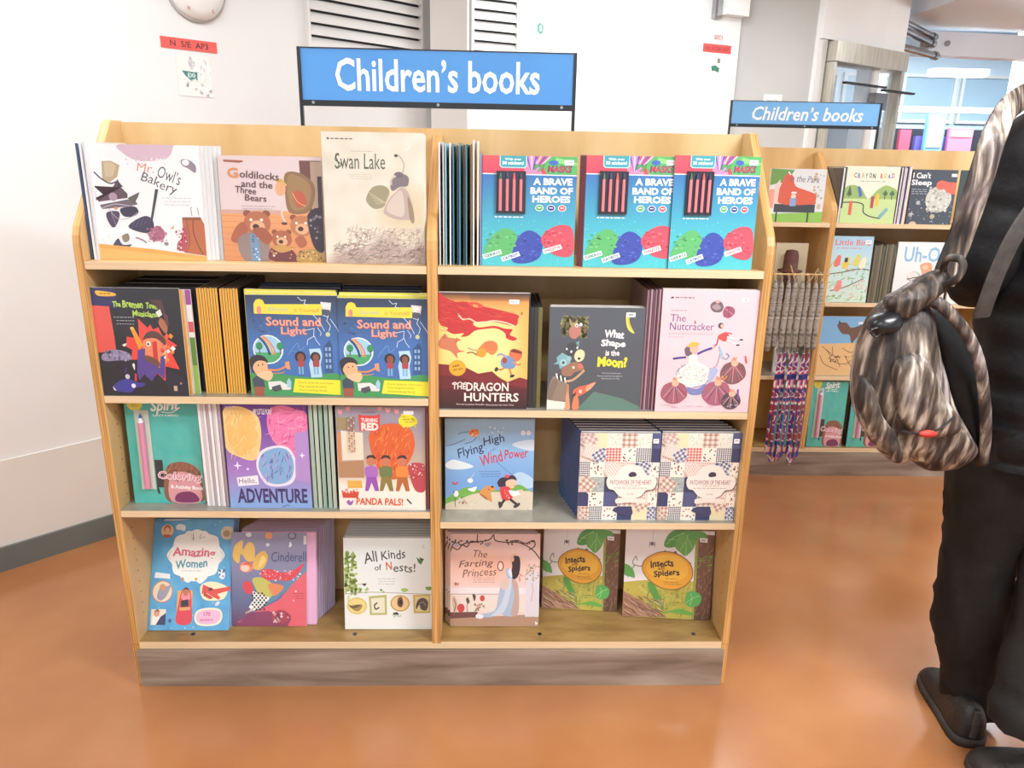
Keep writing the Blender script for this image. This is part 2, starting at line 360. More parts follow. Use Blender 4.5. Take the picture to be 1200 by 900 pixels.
# notices and tapes on the walls
def notice(name, px0, px1, P0, d, art_fn, label, cat='sign', lift=.001, mat='print'):
    (s0, za) = onwall((px0[0], px0[1]), P0, d); (s1, zb) = onwall((px1[0], px1[1]), P0, d); zc = (za+zb)/2
    (_, zt) = onwall(((px0[0]+px1[0])/2, px0[1]), P0, d); (_, zd) = onwall(((px0[0]+px1[0])/2, px1[1]), P0, d)
    w = abs(s1-s0); h = abs(zt-zd); q = P0+d*((s0+s1)/2)+Vector((d.y, -d.x, 0))*lift
    r_ = empty(name, (q.x, q.y, zd), (0, 0, math.atan2(d.y, d.x)), label, cat)
    a = art_fn(); bg = a.bg
    m = MB(); m.box(-w/2, -.0012, 0, w/2, 0, h, bg); m.build('sheet', mat, r_); a.build(w, h, r_, 'print', mat, -.0014)
    return r_
def a_tape():
    a = Art(0, 0, 220, 40); a.bg = 'e8534a'; a.T('N  S/E  AP3', 110, 20, 150, 22, '5a1a1c', .02); return a
notice('red_wall_tape', (187.5, 46), (254, 59), LWP, LWD, a_tape, 'red tape strip with dark letters on the left wall, under the round fitting', 'tape', .0015)
def a_stick():
    a = Art(0, 0, 170, 200); a.bg = 'f1ece6'; a.D(30, 5, 165, 195, 90, 7, ['fafafa', 'f2f2ef', 'ffffff', 'd9dadb'], 3, 1.6); a.P('20 75 100 80 85 112 60 120 35 98', '2f7d78'); a.T('EXH', 72, 96, 46, 22, 'dff0ee', .02); a.R(88, 78, 96, 118, '2f7d78'); a.T('1S', 80, 40, 20, 24, 'b5b2ae'); return a
notice('peeling_sticker', (206, 66), (250, 113), LWP, LWD, a_stick, 'peeling white sticker with a green mark below the red tape, left wall', 'sticker')
def a_green():
    a = Art(0, 0, 100, 160); a.bg = 'f3f1e4'; a.P('35 65 52 50 68 68 66 100 50 112 36 96', '2e7f66'); a.P('48 70 56 64 58 92 48 96', 'bfe3d5'); a.R(62, 8, 82, 28, 'a9a9a0'); a.R(44, 125, 62, 145, 'dcdccd'); return a
notice('safety_sticker', (621, 14), (644, 52), RWP, RWD, a_green, 'small cream sticker with a green pictogram beside the narrow vent', 'sticker')
def a_tape2():
    a = Art(0, 0, 220, 60); a.bg = 'd9423e'; a.T('NO ACCESS EAST', 112, 32, 180, 24, '6d1516', .02); a.R(0, 0, 220, 8, 'e35650'); return a
notice('red_wall_strip', (824, 52), (856, 62), RWP, RWD, a_tape2, 'red strip with dark letters high on the back wall at right', 'sign', .0015)
def a_small():
    a = Art(0, 0, 100, 80); a.bg = 'e9d7d4'; a.T('SEC1', 50, 40, 80, 50, '9b3d3d', .02); return a
notice('small_wall_label', (836, 40), (847, 48), RWP, RWD, a_small, 'tiny pale label with red letters just above the red strip at right', 'label')
def a_g2():
    a = Art(0, 0, 100, 170); a.bg = 'f1efe2'; a.P('22 70 50 60 80 80 74 110 46 100 30 104', '2a735c'); a.R(60, 12, 80, 45, '77786e'); return a
notice('exit_sticker', (830, 66), (845, 95), RWP, RWD, a_g2, 'cream sticker with a dark green arrow mark below the red strip', 'sticker')
# door closer box high at the end of the back wall
s0 = onwall((846, 10), RWP, RWD)[0]; q = RWP+RWD*s0
t = empty('wall_box', (q.x, q.y, 2.19), (0, 0, math.radians(25)), 'white metal junction box with a bracket high at the end of the back wall', 'box')
m = MB(); m.box(-.02, -.07, .0, .14, 0, .2); bevel(m.build('housing', 'white', t), .006)
m = MB(); m.box(-.07, -.03, -.02, -.02, 0, .12); m.cyl((-.05, -.04, .09), (-.05, -.04, .14), .014); m.build('bracket', 'chrome', t)
# steel roller shutter with glass behind, right of the soffit
q = SP+SD*.5; t = empty('roller_shutter', (q.x, q.y, 0), (0, 0, math.radians(35)), 'brushed steel shutter header with side posts below the white soffit', 'shutter')
m = MB(); m.box(-.40, -.06, 1.985, .43, .10, 2.095); bevel(m.build('header', 'steel', t), .008)
for x in (-.40, .385):
    m = MB(); m.box(x, -.05, 0, x+.035, .03, 1.98); bevel(m.build('post', 'steel', t), .003)
m = MB(); m.box(-.36, 0, .03, .38, .008, 1.98); m.build('glass_panel', 'glass', t)
for z, x0, x1 in ((1.865, -.30, .16), (1.85, .14, .52)):
    m = MB(); m.box(x0, -.09, z, x1, -.06, z+.012); bevel(m.build('door_bar', 'black', t), .002)
m = MB(); m.box(.10, -.06, 1.74, .24, -.01, 1.84); bevel(m.build('lock_box', 'chrome', t), .003)
# small notices behind the second sign
for k, (x0, z0, col, lab) in enumerate([(1.80, 1.67, '26282b', 'white notice with a black bar on the grey recess, behind the second sign'), (2.43, 1.63, '4a64b0', 'white notice with pink letters and a blue bar on the shutter glass')]):
    yy = 2.93 if k == 0 else 2.995
    r_ = empty('notice', (x0, yy-.001, z0), (0, 0, 0), lab, 'sign')
    m = MB(); m.box(-.055, -.001, 0, .055, 0, .12, 'eeeeea'); m.build('sheet', 'print', r_)
    m = MB(); m.box(-.045, -.0014, .01, .045, -.0011, .03, col); add_text(m, 'NOTE' if k == 0 else 'PLEASE', 0, .085, .06, .016, -.0013, '8a8580' if k == 0 else 'c96f84', .01); m.build('print', 'print', r_)
# overhead pipes and beam at top right
for k, (a, b, r_, nm, lab) in enumerate([(aty(1050, 20, 3.5), aty(1097, 44, 3.98), .018, 'ceiling_pipe', 'upper steel pipe running off the soffit'), (aty(1050, 30, 3.5), aty(1094, 52, 3.98), .024, 'ceiling_pipe', 'thicker middle steel pipe under the ceiling'), (aty(1050, 53, 3.5), aty(1098, 66, 3.9), .022, 'ceiling_pipe', 'short lower steel rail ending at the beam')]):
    m = MB(); m.cyl(a, b, r_, 14); m.cyl(Vector(a).lerp(Vector(b), .9), Vector(a).lerp(Vector(b), .97), r_*1.3, 14); tag(m.build(nm, 'chrome'), lab, 'pipe', 'overhead pipes at upper right')
t = empty('ceiling_beam', (3.2, 4.0, 2.17), (0, 0, math.radians(8)), 'white bolted steel beam across the upper right opening', 'beam')
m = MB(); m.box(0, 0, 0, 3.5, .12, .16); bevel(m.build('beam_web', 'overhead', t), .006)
for x in (.09, .21, .9, 1.5):
    m = MB(); m.cyl((x, 0, .08), (x, -.015, .08), .02, 8); m.build('bolt', 'chrome', t)
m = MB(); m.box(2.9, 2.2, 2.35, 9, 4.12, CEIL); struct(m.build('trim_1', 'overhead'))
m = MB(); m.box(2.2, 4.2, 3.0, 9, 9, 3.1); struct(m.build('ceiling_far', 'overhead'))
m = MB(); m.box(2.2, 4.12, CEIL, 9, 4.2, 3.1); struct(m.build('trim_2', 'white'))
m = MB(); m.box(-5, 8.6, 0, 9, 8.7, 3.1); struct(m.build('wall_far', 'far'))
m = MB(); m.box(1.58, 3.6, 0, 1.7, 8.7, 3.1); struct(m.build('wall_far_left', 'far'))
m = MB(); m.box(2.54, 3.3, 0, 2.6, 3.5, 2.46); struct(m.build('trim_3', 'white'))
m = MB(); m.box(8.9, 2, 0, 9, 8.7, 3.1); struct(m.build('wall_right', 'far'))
# far windows with frames
for i in range(7):
    x = 3.5+i*.78
    r_ = empty('window_%d' % (i+1), (x, 8.6, 1.95)); r_['kind'] = 'structure'
    m = MB()
    for b in ((-.36, -.05, 0, .36, 0, .04), (-.36, -.05, .56, .36, 0, .6), (-.36, -.05, .04, -.32, 0, .56), (.32, -.05, .04, .36, 0, .56)): m.box(*b)
    m.build('window_frame', 'white', r_)
    m = MB(); m.box(-.32, -.02, .04, .32, -.015, .56, 'b4cfe0'); m.build('pane', 'gloss', r_)
# posts, rail, counter of the far area
for i, x in enumerate((4.05, 5.55)):
    m = MB(); m.box(x, 6.4, 0, x+.13, 6.53, 3.0); tag(bevel(m.build('far_post', 'white'), .005), ['white steel post in the far area left of the tube lamp', 'thicker white steel post in the far area above the shoulder'][i], 'post')
m = MB(); m.box(2.8, 7.0, 1.98, 8.8, 7.1, 2.04); struct(m.build('trim_4', 'white'))
m = MB(); m.box(3.3, 6.9, 0, 8.8, 7.4, 1.80); tag(m.build('far_counter', 'counter'), 'dark display screens along the far area behind the second sign', 'counter')
for i, (px, py, w, h, c, lab) in enumerate([(1097, 149, .2, .28, '78b8e8', 'blue and white sign standing before the dark counter'), (1126, 158, .26, .13, 'dd7d9c', 'pink box standing before the dark counter at right'), (1104, 163, .5, .06, '6a62b8', 'purple strip along the far counter foot'), (1061, 160, .12, .14, 'd0506a', 'small red and white box at left end of far counter')]):
    q = aty(px, py, 6.6); yo = [.0, -.006, .075, .0][i]; m = MB(); m.box(q.x-w/2, 6.601+yo, 1.561, q.x+w/2, 6.65+yo, q.z+h/2, c)
    if i == 0: m.box(q.x-w/2+.02, 6.592, 1.60, q.x+w/2-.02, 6.6, q.z+h/2-.05, 'eaf3fa')
    if i == 1: m.box(q.x-w/2+.02, 6.585, q.z-.02, q.x+w/2-.02, 6.5945, q.z+.02, 'f4d9e2')
    tag(m.build(['far_sign', 'far_box', 'far_strip', 'far_box'][i], 'print'), lab, ['sign', 'box', 'strip', 'box'][i])
m = MB(); m.box(2.9, 6.59, 1.2, 8.8, 6.8, 1.56); tag(m.build('far_table', 'counter'), 'low dark table under the far signs', 'table')
# ceiling lamps
def lampbox(x, y, z, sx, sy, rz, lab):
    r_ = empty('ceiling_lamp', (x, y, z), (0, 0, rz), lab, 'lamp')
    m = MB(); m.box(-sx/2-.02, -sy/2-.02, 0, sx/2+.02, sy/2+.02, .06); m.build('housing', 'white', r_)
    m = MB(); m.box(-sx/2, -sy/2, -.008, sx/2, sy/2, 0); m.build('diffuser', 'tube', r_)
for (x, y, sx, sy, p, rz), lb in zip(LAMPS, ['long ceiling tube lamp in front of the shelves at right', 'long ceiling tube lamp in front of the shelves at left', 'ceiling tube lamp running front to back over the aisle', 'short ceiling tube lamp above the left of the front bookshelf', 'ceiling tube lamp above the rear bookshelf', 'ceiling tube lamp farthest back behind the viewer']): lampbox(x, y, CEIL-.06, sx, sy, math.radians(rz), lb)
q = aty(1122, 89, 6.0); lampbox(q.x, 6.0, q.z, .5, .1, 0, 'lit tube lamp visible in the far area at upper right')

# ================================================================ bookshelves
HW = .81; DV = .007; Z4 = .138; TH = .018; BACKY = .262; TOPZ = 1.473
def sidepoly(): # y,z outline of a side panel, flaring from the narrow top to the full depth
    top = [(BACKY+.018, 0), (BACKY+.018, TOPZ-.004), (BACKY+.012, TOPZ), (.222, TOPZ), (.210, TOPZ-.004), (.200, TOPZ-.016)]
    return top+[(.012, 1.235), (.003, 1.215), (0, 1.195), (0, Z4-.005), (.002, Z4-.012), (.002, 0)]
def prism(mb, poly, x0, x1, mi_face=0, mi_edge=1):
    n = len(poly); mb.face([(x0, y, z) for y, z in poly][::-1], 'ffffff', mi_face); mb.face([(x1, y, z) for y, z in poly], 'ffffff', mi_face)
    for i in range(n):
        (a, b), (c, d) = poly[i], poly[(i+1) % n]; mb.face([(x0, a, b), (x0, c, d), (x1, c, d), (x1, a, b)], 'ffffff', mi_edge)
def bookshelf(x, y, label, RL, RR, dx=DV):
    r_ = empty('bookshelf', (x, y, 0), (0, 0, 0), label, 'bookshelf')
    for s in (-1, 1):
        m = MB(); prism(m, sidepoly(), min(s*HW, s*(HW-.02)), max(s*HW, s*(HW-.02))); bevel(m.build('side_panel', ['wood', 'ply'], r_, weld=True), .0015)
    m = MB(); P = sidepoly()[:-2]+[(.002, Z4)]; P[0] = (BACKY, Z4); P[1] = (BACKY, TOPZ-.03); P[2] = (BACKY, TOPZ-.022); P[3] = (.235, TOPZ-.02); P[4] = (.222, TOPZ-.022); P[5] = (.212, TOPZ-.034)
    prism(m, P, dx-.012, dx+.012); bevel(m.build('divider', ['wood', 'ply'], r_, weld=True), .0015)
    m = MB(); m.box(-HW+.02, BACKY, 0, HW-.02, BACKY+.012, TOPZ-.003); bevel(m.build('back_panel', 'wood', r_), .001)
    m = MB(); m.box(-HW+.02, .001, Z4-.022, HW-.02, BACKY, Z4, mi={'-y': 1}); bevel(m.build('bottom_board', ['wood_board', 'shelf_front'], r_), .001)
    m = MB(); m.box(-HW+.012, -.004, 0, HW-.012, .012, Z4-.024); bevel(m.build('kick_board', 'kick', r_), .002)
    for (a, b), zs in (((-HW+.021, dx-.013), RL), ((dx+.013, HW-.021), RR)):
        for i, z in enumerate(zs):
            top = 0 if i == 0 else 1
            m = MB(); m.box(a, .0, z-TH, b, BACKY, z, mi={'-y': 0, '+z': 1 if not top == 0 else 2, '-z': 2, '+y': 2, '-x': 2, '+x': 2}); bevel(m.build('shelf', ['shelf_front', 'shelf_top', 'wood'], r_), .0015)
    # shelf-pin holes and the screws of the bottom board
    m = MB()
    for sx in (-HW+.0203, dx-.0123, dx+.0123, HW-.0203):
        for yy in (.045, .2):
            for k in range(28):
                z = .2+k*.032; n = 6; e = .0006 if sx in (-HW+.0203, dx+.0123) else -.0006
                ring = [(sx+e*.3, yy+.0025*math.cos(t), z+.0025*math.sin(t)) for t in [2*math.pi*i/n for i in range(n)]]
                m.face(ring if e > 0 else ring[::-1])
    m.build('shelf_pin_holes', 'black', r_)['kind'] = 'stuff'
    for px in (-.22, .29, .72, -.66):
        m = MB(); m.cyl((px, .035, Z4), (px, .035, Z4+.001), .006, 10); m.build('screw', 'black', r_)
    return r_
bookshelf(0, 0, 'light birch bookshelf in front, double bay with four rows of picture books', (1.156, .832, .526), (1.156, .804, .498))
bookshelf(1.60, 1.46, 'birch bookshelf further back at right, partly hidden by the person', (1.162, .821, .484), (1.162, .821, .484), -.0)
U2X, U2Y = 1.60, 1.46
# ---------------------------------------------------------------- signs
def shelf_sign(name, x0, x1, z0, z1, y, ztop, label, mat, ital, tb, yp):
    cx = (x0+x1)/2; w = x1-x0; h = z1-z0
    r_ = empty(name, (cx, y, z0), (0, 0, 0), label, 'sign', None)
    m = MB(); m.box(-w/2, 0, 0, w/2, .004, h); m.build('panel', mat, r_)
    m = MB(); m.box(-w/2-.003, -.001, h, w/2+.003, .005, h+.003); m.box(-w/2, -.004, -.014, w/2, .007, .0); bevel(m.build('rail', 'black', r_), .001)
    for sx in (-1, 1):
        xx = sx*(w/2+.004); m = MB(); m.box(xx-.004, -.003, ztop-z0-.10, xx+.004, .008, h+.003); bevel(m.build('post', 'black', r_), .001)
    for xx in (-w*.46, 0, w*.46):
        m = MB(); m.cyl((xx, -.006, -.006), (xx, -.001, -.006), .004, 10); m.build('clip', 'chrome', r_)
    m = MB(); add_text(m, 'Children\u2019s books', tb[0], tb[1], tb[2], tb[3], -.0006, 'ffffff', .018, ital); m.build('lettering', 'letter', r_)
    return r_
shelf_sign('shelf_sign', -.336, .348, 1.533, 1.654, .285, TOPZ, 'blue sign with white lettering standing on top of the front bookshelf', 'sign_blue', 0, (.0, .062, .515, .078), 0)
shelf_sign('shelf_sign', 1.205, 1.868, 1.568, 1.662, 1.745, TOPZ, 'smaller-looking pale blue sign with slanted white lettering on the rear bookshelf', 'sign_light', .2, (.01, .045, .50, .058), 0)
# ================================================================ books
ORD = ['', 'second', 'third', 'fourth', 'fifth', 'sixth', 'seventh', 'eighth', 'ninth', 'tenth', 'eleventh', 'twelfth', 'thirteenth', 'fourteenth', 'fifteenth', 'sixteenth']
def book(label, w, h, t, loc, yaw=0, lean=0, cov='ffffff', art=None, spine=None, back=None, page='efe9dc', hard=False, fore=None, group=None, cat='book', mat='gloss', artface=None, name='picture_book'):
    r_ = empty(name, (loc[0], loc[1], loc[2]+t*math.sin(max(lean, 0))), (-lean, 0, yaw), label, cat, group)
    c = .0022 if hard else .0005; c = min(c, t*.2); o = .0025 if hard else .0006; spine = spine or cov; back = back or cov
    m = MB(); m.box(-w/2, 0, 0, w/2, c, h, {'*': spine, '-y': cov, '+y': cov}); m.box(-w/2, t-c, 0, w/2, t, h, {'*': spine, '-y': 'f0ece4', '+y': back}); m.box(-w/2, c, 0, -w/2+c, t-c, h, spine)
    m.build('cover', mat, r_)
    m = MB(); m.box(-w/2+c, c, o, w/2-o, t-c, h-o, page if not fore else {'*': page, '+x': fore}); m.build('pages', 'pages', r_)
    if art: art.build(w, h, r_, mat=mat)
    return r_
SHELF = {}
def front_book(label, pxl, pxr, pyt, z, Y, lean, t, ox=0, dyaw=0, **k):
    """real width and height of a cover whose foot spans pxl..pxr on the shelf at depth Y"""
    x0 = findX(pxl, Y, z); x1 = findX(pxr, Y, z)
    h = findH(pyt, (x0+x1)/2, Y, z, lean)
    return book(label, x1-x0, h, t, ((x0+x1)/2, Y, z), yaw=dyaw, lean=lean, **k), ((x0+x1)/2, x1-x0, h)
def behind(geo, n, t, dx, dy, z, Y, lean, base, cov, first=1, dz=0, dyaw=0, gap=0, **k):
    x, w, h = geo
    for i in range(n):
        yy = Y+(i+first)*(t/math.cos(lean)+gap)+dy*(i+1)
        book('%s, %s copy from the front' % (base, ORD[i+first]), w, h+dz*(i+1), t, (x+dx*(i+1), yy, z), yaw=dyaw, lean=lean, cov=cov, **k)
def row_of(n, X0, step, Y, z, depth, h, t, base, covs, rot=90, pages='f1eee6', lab=None, hvar=.004, lean=0, rnd=1, hard=False, spines=None):
    """books standing edge-on, side by side"""
    rr = random.Random(rnd)
    for i in range(n):
        c = covs[i % len(covs)]; hh = h+rr.uniform(-hvar, hvar)
        x = X0+i*step
        lb = lab(i) if lab else '%s, %s from the left' % (base, ORD[i] or 'first')
        xx = x+(t if rot == 90 else 0)
        book(lb, depth, hh, t, (xx, Y+depth/2+rr.uniform(0, .002), z), yaw=math.radians(rot+rr.uniform(-.4, .4)), cov=c, page=pages, spine=(spines[i % len(spines)] if spines else c), hard=hard)
z1, z2L, z2R, z3L, z3R, z4 = 1.156, .832, .804, .526, .498, .138
# -------- left bay, top row
def art_owl():
    a = Art(115, 148, 655, 700); a.R(115, 148, 655, 700, 'f1f1f4')
    a.S('285 148 300 190 360 222 440 222 510 205 535 160 520 148', 'd3b7c8'); a.D(300, 205, 500, 240, 30, 7, ['d8c0ce', 'f1f1f4'], 2)
    a.T('Mr.', 398, 256, 80, 40, 'e08a72', .0, .1, 6); a.T('Owl\u2019s', 508, 290, 112, 58, '4c5260', 0, 0, 22); a.T('Bakery', 455, 333, 172, 58, '4c4a52', 0, 0, 24, wob=3)
    a.P('195 228 240 226 278 246 262 300 225 326 190 316', 'b8a684'); a.P('205 235 240 232 262 250 240 300 205 300', 'c9b998')
    a.Ln('155 280 185 310 225 332 262 320', 7, '4c5468'); a.P('150 345 150 415 215 380 262 310 275 350 302 380 300 400 160 420', '5c4350'); a.E(232, 395, 20, 20, 'a78fa2')
    a.P('150 350 152 400 185 385', 'f1f1f4'); a.P('262 318 256 350 285 348', '3a3340')
    a.P('165 435 330 400 345 430 300 440 175 455', '6a5f6c'); a.P('300 400 360 370 350 395 330 425', '5a5a52'); a.Ln('175 450 240 430 320 440', 5, 'b0a8b4')
    a.S('195 470 250 465 250 500 220 545 195 510', '4b3a58'); a.S('262 450 330 440 345 470 310 490 270 485', '342c46'); a.Ln('215 470 232 530', 3, '8f7fa0'); a.E(240, 450, 9, 7, 'e29a5a'); a.Ln('205 450 245 500 300 495 340 470', 3, 'bdb0c0')
    a.S('290 535 370 485 410 505 405 560 350 565', '37304c'); [a.Ln([(305+k*20, 545-k*6), (330+k*20, 500-k*3)], 2.5, '61597a') for k in range(5)]
    a.P('435 355 450 356 410 505 400 500', '39404a'); a.S('390 560 430 530 462 560 450 600 405 605 385 585', 'a8647e'); a.D(380, 530, 470, 610, 40, 6, ['b0708a', 'c690a4', '96546e'], 5)
    a.S('160 560 250 540 300 560 330 600 300 640 220 650 170 620', 'f7f7fa'); a.Ln('160 600 200 640 260 580 300 640', 3, 'c9cbd6'); a.Ln('185 575 215 640', 3, 'd3d5dd')
    a.S('205 635 235 595 255 625 300 625 240 660 212 658', '45405a'); a.S('255 585 285 570 290 600 265 615', '8a8266')
    a.Ln('320 590 350 600 370 615', 8, 'b899a6'); a.E(465, 618, 11, 9, '85828c'); a.P('490 545 512 525 505 545', 'e8a07c')
    a.S('570 215 605 215 635 240 632 275 600 255 572 240', '8d8390'); a.E(590, 228, 17, 14, 'f3f3f6'); 
    a.P('130 622 400 645 655 678 655 700 130 700', 'f2a64e'); a.P('130 640 400 668 655 690 655 700 130 700', 'f5b260')
    a.P('552 490 640 488 655 520 655 675 548 660', 'b5653a'); a.Ln('605 490 600 560 625 640 640 665', 5, '7c4128'); a.Ln('570 500 580 600 560 660', 4, '8a4a2c'); a.P('552 488 640 486 642 500 552 502', '8c5230')
    a.Ln('600 480 597 445 602 438', 3, '8a8a88'); a.Ln('632 478 630 450 626 440', 3, '8a8a88')
    a.P('548 540 568 535 572 600 556 655 512 650 520 610 540 590', 'b04a58'); a.D(515, 545, 565, 655, 26, 5, ['f0d8d8', 'd98a92', '8c2f40'], 8)
    a.lines(465, 395, 600, 3, 16, 'c6c6cc'); return a
b, g_ = front_book('white picture book with a masked dark bird, top left of the front bookshelf', 112, 243, 169.5, z1, .035, .05, .006, cov='f0f0f3', art=art_owl(), page='f4f2ee')
behind(g_, 5, .0055, .0078, .0, z1, .035, .05, 'white picture book fanned behind the one with the masked bird', 'dcdfe3', page='ececea', back='dfe4ea')
X = -.7892
row_of(3, X, .0085, .03, z1, .2, .262, .0045, 'thin white book standing edge-on against the left side panel on the top shelf', ['5f7fb4', 'f2f3f5', 'e8ebee'], 90, lab=lambda i: ['thin book with a blue edge, leftmost on the top shelf of the front bookshelf', 'thin white book beside the blue-edged one at far top left', 'thin white book just left of the masked-bird cover'][i], spines=['27425e', 'eef0f2', 'dfe3e8'])
def art_gold():
    a = Art(733, 210, 1200, 708); a.R(733, 210, 1200, 470, 'dccbcc'); a.G(733, 465, 1200, 708, 'e3a068', 'd28a58')
    for k in range(8): a.Ln([(733, 490+k*28), (1200, 500+k*28)], 2, 'c47f4e')
    a.P('758 230 845 232 850 238 830 244 760 240', 'a05a40'); a.P('1100 228 1200 228 1200 470 1110 460', '6a4038'); a.R(1150, 232, 1200, 470, 'b49c8a'); a.R(1180, 300, 1200, 600, '3c2c34')
    a.R(738, 462, 1010, 480, 'c9a397')
    a.S('1035 290 1100 285 1160 330 1165 400 1130 470 1045 470 1030 380', '8a6844'); a.S('1045 305 1095 300 1145 340 1148 400 1120 450 1055 450', '9a784e')
    a.E(1010, 360, 24, 34, 'e8a87a'); a.Ln('995 330 1015 320 1035 345', 12, 'e6c06e'); a.S('1065 380 1110 375 1125 430 1085 445', 'b8543c'); a.Ln('1065 380 1085 420 1120 440', 4, 'd9b070')
    a.Ln('1020 440 1010 480 1025 520', 10, 'eedbd0'); a.E(1020, 524, 14, 7, '5a3430')
    for cx, cy, s, col in ((895, 525, 1.15, 'b06a44'), (1100, 535, 1.0, 'b8784e'), (1005, 600, .85, 'a8603e')):
        a.E(cx-38*s, cy-40*s, 16*s, 14*s, '8c4c34'); a.E(cx+38*s, cy-40*s, 16*s, 14*s, '8c4c34'); a.E(cx, cy, 54*s, 50*s, col); a.E(cx, cy+14*s, 30*s, 26*s, 'dca981'); a.E(cx-6*s, cy+14*s, 13*s, 11*s, '3a1e20'); a.E(cx-24*s, cy-14*s, 6*s, 6*s, 'f4e8dc'); a.E(cx+18*s, cy-14*s, 6*s, 6*s, 'f4e8dc')
    a.S('770 600 800 540 835 520 850 560 830 610 790 620', 'a65c3a'); a.S('800 610 850 570 930 570 945 640 940 708 830 708', '8d7a76'); a.P('860 580 892 570 905 708 858 708', '6d8fb0'); a.D(862, 585, 900, 700, 14, 6, ['cfdfea', '4b6c90'], 3)
    a.S('945 700 955 640 1000 625 1050 650 1070 708', '6a2a30'); a.D(955, 640, 1060, 705, 16, 6, ['f2e4d4', 'c48a4a'], 4); a.S('955 640 1000 625 1050 645 1000 665', 'c29348')
    a.S('1075 708 1085 660 1140 645 1200 660 1200 708', 'b08d4c'); a.D(1080, 655, 1195, 705, 26, 6, ['d9b770', '7c5c34'], 6); a.S('1065 600 1100 580 1120 620 1090 640', 'a8603e')
    a.S('1130 480 1200 460 1200 650 1150 630', '2e2430'); a.D(1140, 480, 1195, 600, 12, 9, ['8c8790', '4c4450'], 7); a.S('870 560 920 545 960 590 930 625', '9c5436')
    a.T('G', 798, 290, 50, 48, 'd68a48', .03); a.T('oldilocks', 918, 300, 178, 34, '5c3f3c', .012, 0, 4); a.T('and the', 905, 342, 142, 32, '5c3f3c', .012, 0, 3); a.T('Three', 852, 370, 96, 32, '5c3f3c', .012, 0, 6); a.T('Bears', 896, 406, 98, 30, '5c3f3c', .012, 0, 3)
    a.lines(830, 442, 980, 2, 13, 'b3a4a6'); return a
b, g_ = front_book('pinkish picture book with three brown bears below dark lettering, middle of the top left shelf', 263.5, 381, 183, z1, .045, .05, .006, cov='d9c9ca', art=art_gold())
behind(g_, 1, .006, .002, 0, z1, .045, .05, 'pinkish three-bears picture book', 'cdbdbd')
def sw(x, y):
    v = (y-98)/620; u = (x-92)/470; b = mixc('e3ddce', 'd8d6c2', u); n = noise.noise(Vector((x*.012, y*.012, 3)))*.5+.5
    c = mixc('ece6d9', 'cfcdb8', n); c = mixc(c, 'd3c59e', max(0, 1-((x-470)**2/26000+(y-460)**2/26000))) if True else c
    d = max(0, 1-((x-300)**2/60000+(y-640)**2/9000)); t = (y-(560+abs(x-400)*.35+18*math.sin(x*.03)))/60
    n2 = noise.noise(Vector((x*.03, y*.045, 9)))*.5+.5
    if t > 0: c = mixc(c, mixc('c2aea2', 'a08c84', n2), min(1, t))
    return c
def art_swan():
    a = Art(92, 98, 562, 715); a.F(40, 50, sw)
    a.strokes(200, 540, 540, 700, 420, 5, 44, ['cbbcae', 'c4b4a8', 'd0c2b5', 'bbaba0', 'c2b1a5'], 30, 60, 3)
    a.strokes(130, 620, 560, 712, 300, 5, 46, ['ad9b92', 'a08e86', 'b6a59a', 'a69389'], 20, 50, 4)
    a.S('290 400 320 350 370 340 400 365 385 410 370 440 330 450 300 430', '9a9474'); [a.Ln([(380, 420), (300+k*8, 370+14*k)], 4, 'b3ad8c') for k in range(5)]
    a.S('385 480 370 460 400 400 430 370 460 345 490 375 510 450 515 510 490 500 440 500 405 490', 'b8a79c'); a.S('400 470 385 440 425 380 460 370 465 480', 'cfc2b6'); a.S('485 390 510 450 512 515 492 490', '9a8268')
    a.S('405 340 425 300 460 285 490 300 485 340 450 345 415 365', '7a6f74'); a.E(445, 290, 22, 14, '6c6268'); a.Ln('462 285 470 240 450 205 432 198', 3, '8b8a78'); a.E(434, 202, 9, 7, '4f5444'); a.Ln('410 335 412 310 430 295', 8, 'd9cabc')
    a.Ln('470 180 490 170 500 150', 2, 'f2efe6'); a.T('Swan Lake', 267, 230, 232, 72, '55614c', 0, .05); a.Ln('165 200 152 225 180 245 160 265 150 250', 4, '55614c'); a.lines(225, 184, 330, 1, 10, 'a9a998', 2)
    a.R(118, 124, 128, 134, '6d6d66'); a.lines(135, 127, 235, 1, 10, '6d6d66', 5); a.lines(205, 290, 330, 3, 10, 'bdb9a8', 2); return a
b, g_ = front_book('tall pale cream book with a feathered swan-like figure, right end of the top left shelf', 383, 498, 155, z1, .025, .03, .008, cov='e6e1d6', art=art_swan(), page='f2efe8')
behind(g_, 2, .008, .0015, 0, z1, .025, .03, 'tall pale cream swan-figure book', 'e2ddd0', dz=-.002)
# -------- right bay, top row: thin magazines, then three stacks with crayons
X = findX(515, .03, z1); X2 = findX(566, .03, z1); n = 13
mg = ['e6e6ea', 'c8ccd4', '8fc2cc', 'f0f0f2', '2f7f96', '1e2c44', '2b8fa6', '16202e', '3a7f90', '6d6450', 'e8e6e2', 'f4f4f4', '7f8ec4']
for i in range(n):
    hh = findH([166, 166, 168, 167, 168, 170, 167, 169, 168, 168, 163, 164, 178][i], X, .03, z1, 0)
    book('thin %s magazine standing edge-on, %s from the left beside the divider' % (['white', 'grey', 'pale teal', 'white', 'teal', 'navy', 'bright teal', 'black', 'dull teal', 'olive', 'cream', 'bright white', 'violet'][i], ORD[i] or 'first'), .195, hh, .0032, (X+(X2-X)*i/n+.0035, .03+.0975, z1), yaw=math.radians(90+[0, .5, -1, .4, 0, 1.2, -.6, .5, -1, 1, -.5, .8, 0][i]), cov=mg[i], spine=mg[i], page=['f0f0ee', 'd9dde0', '1c2838'][i % 3], cat='magazine', name='magazine')
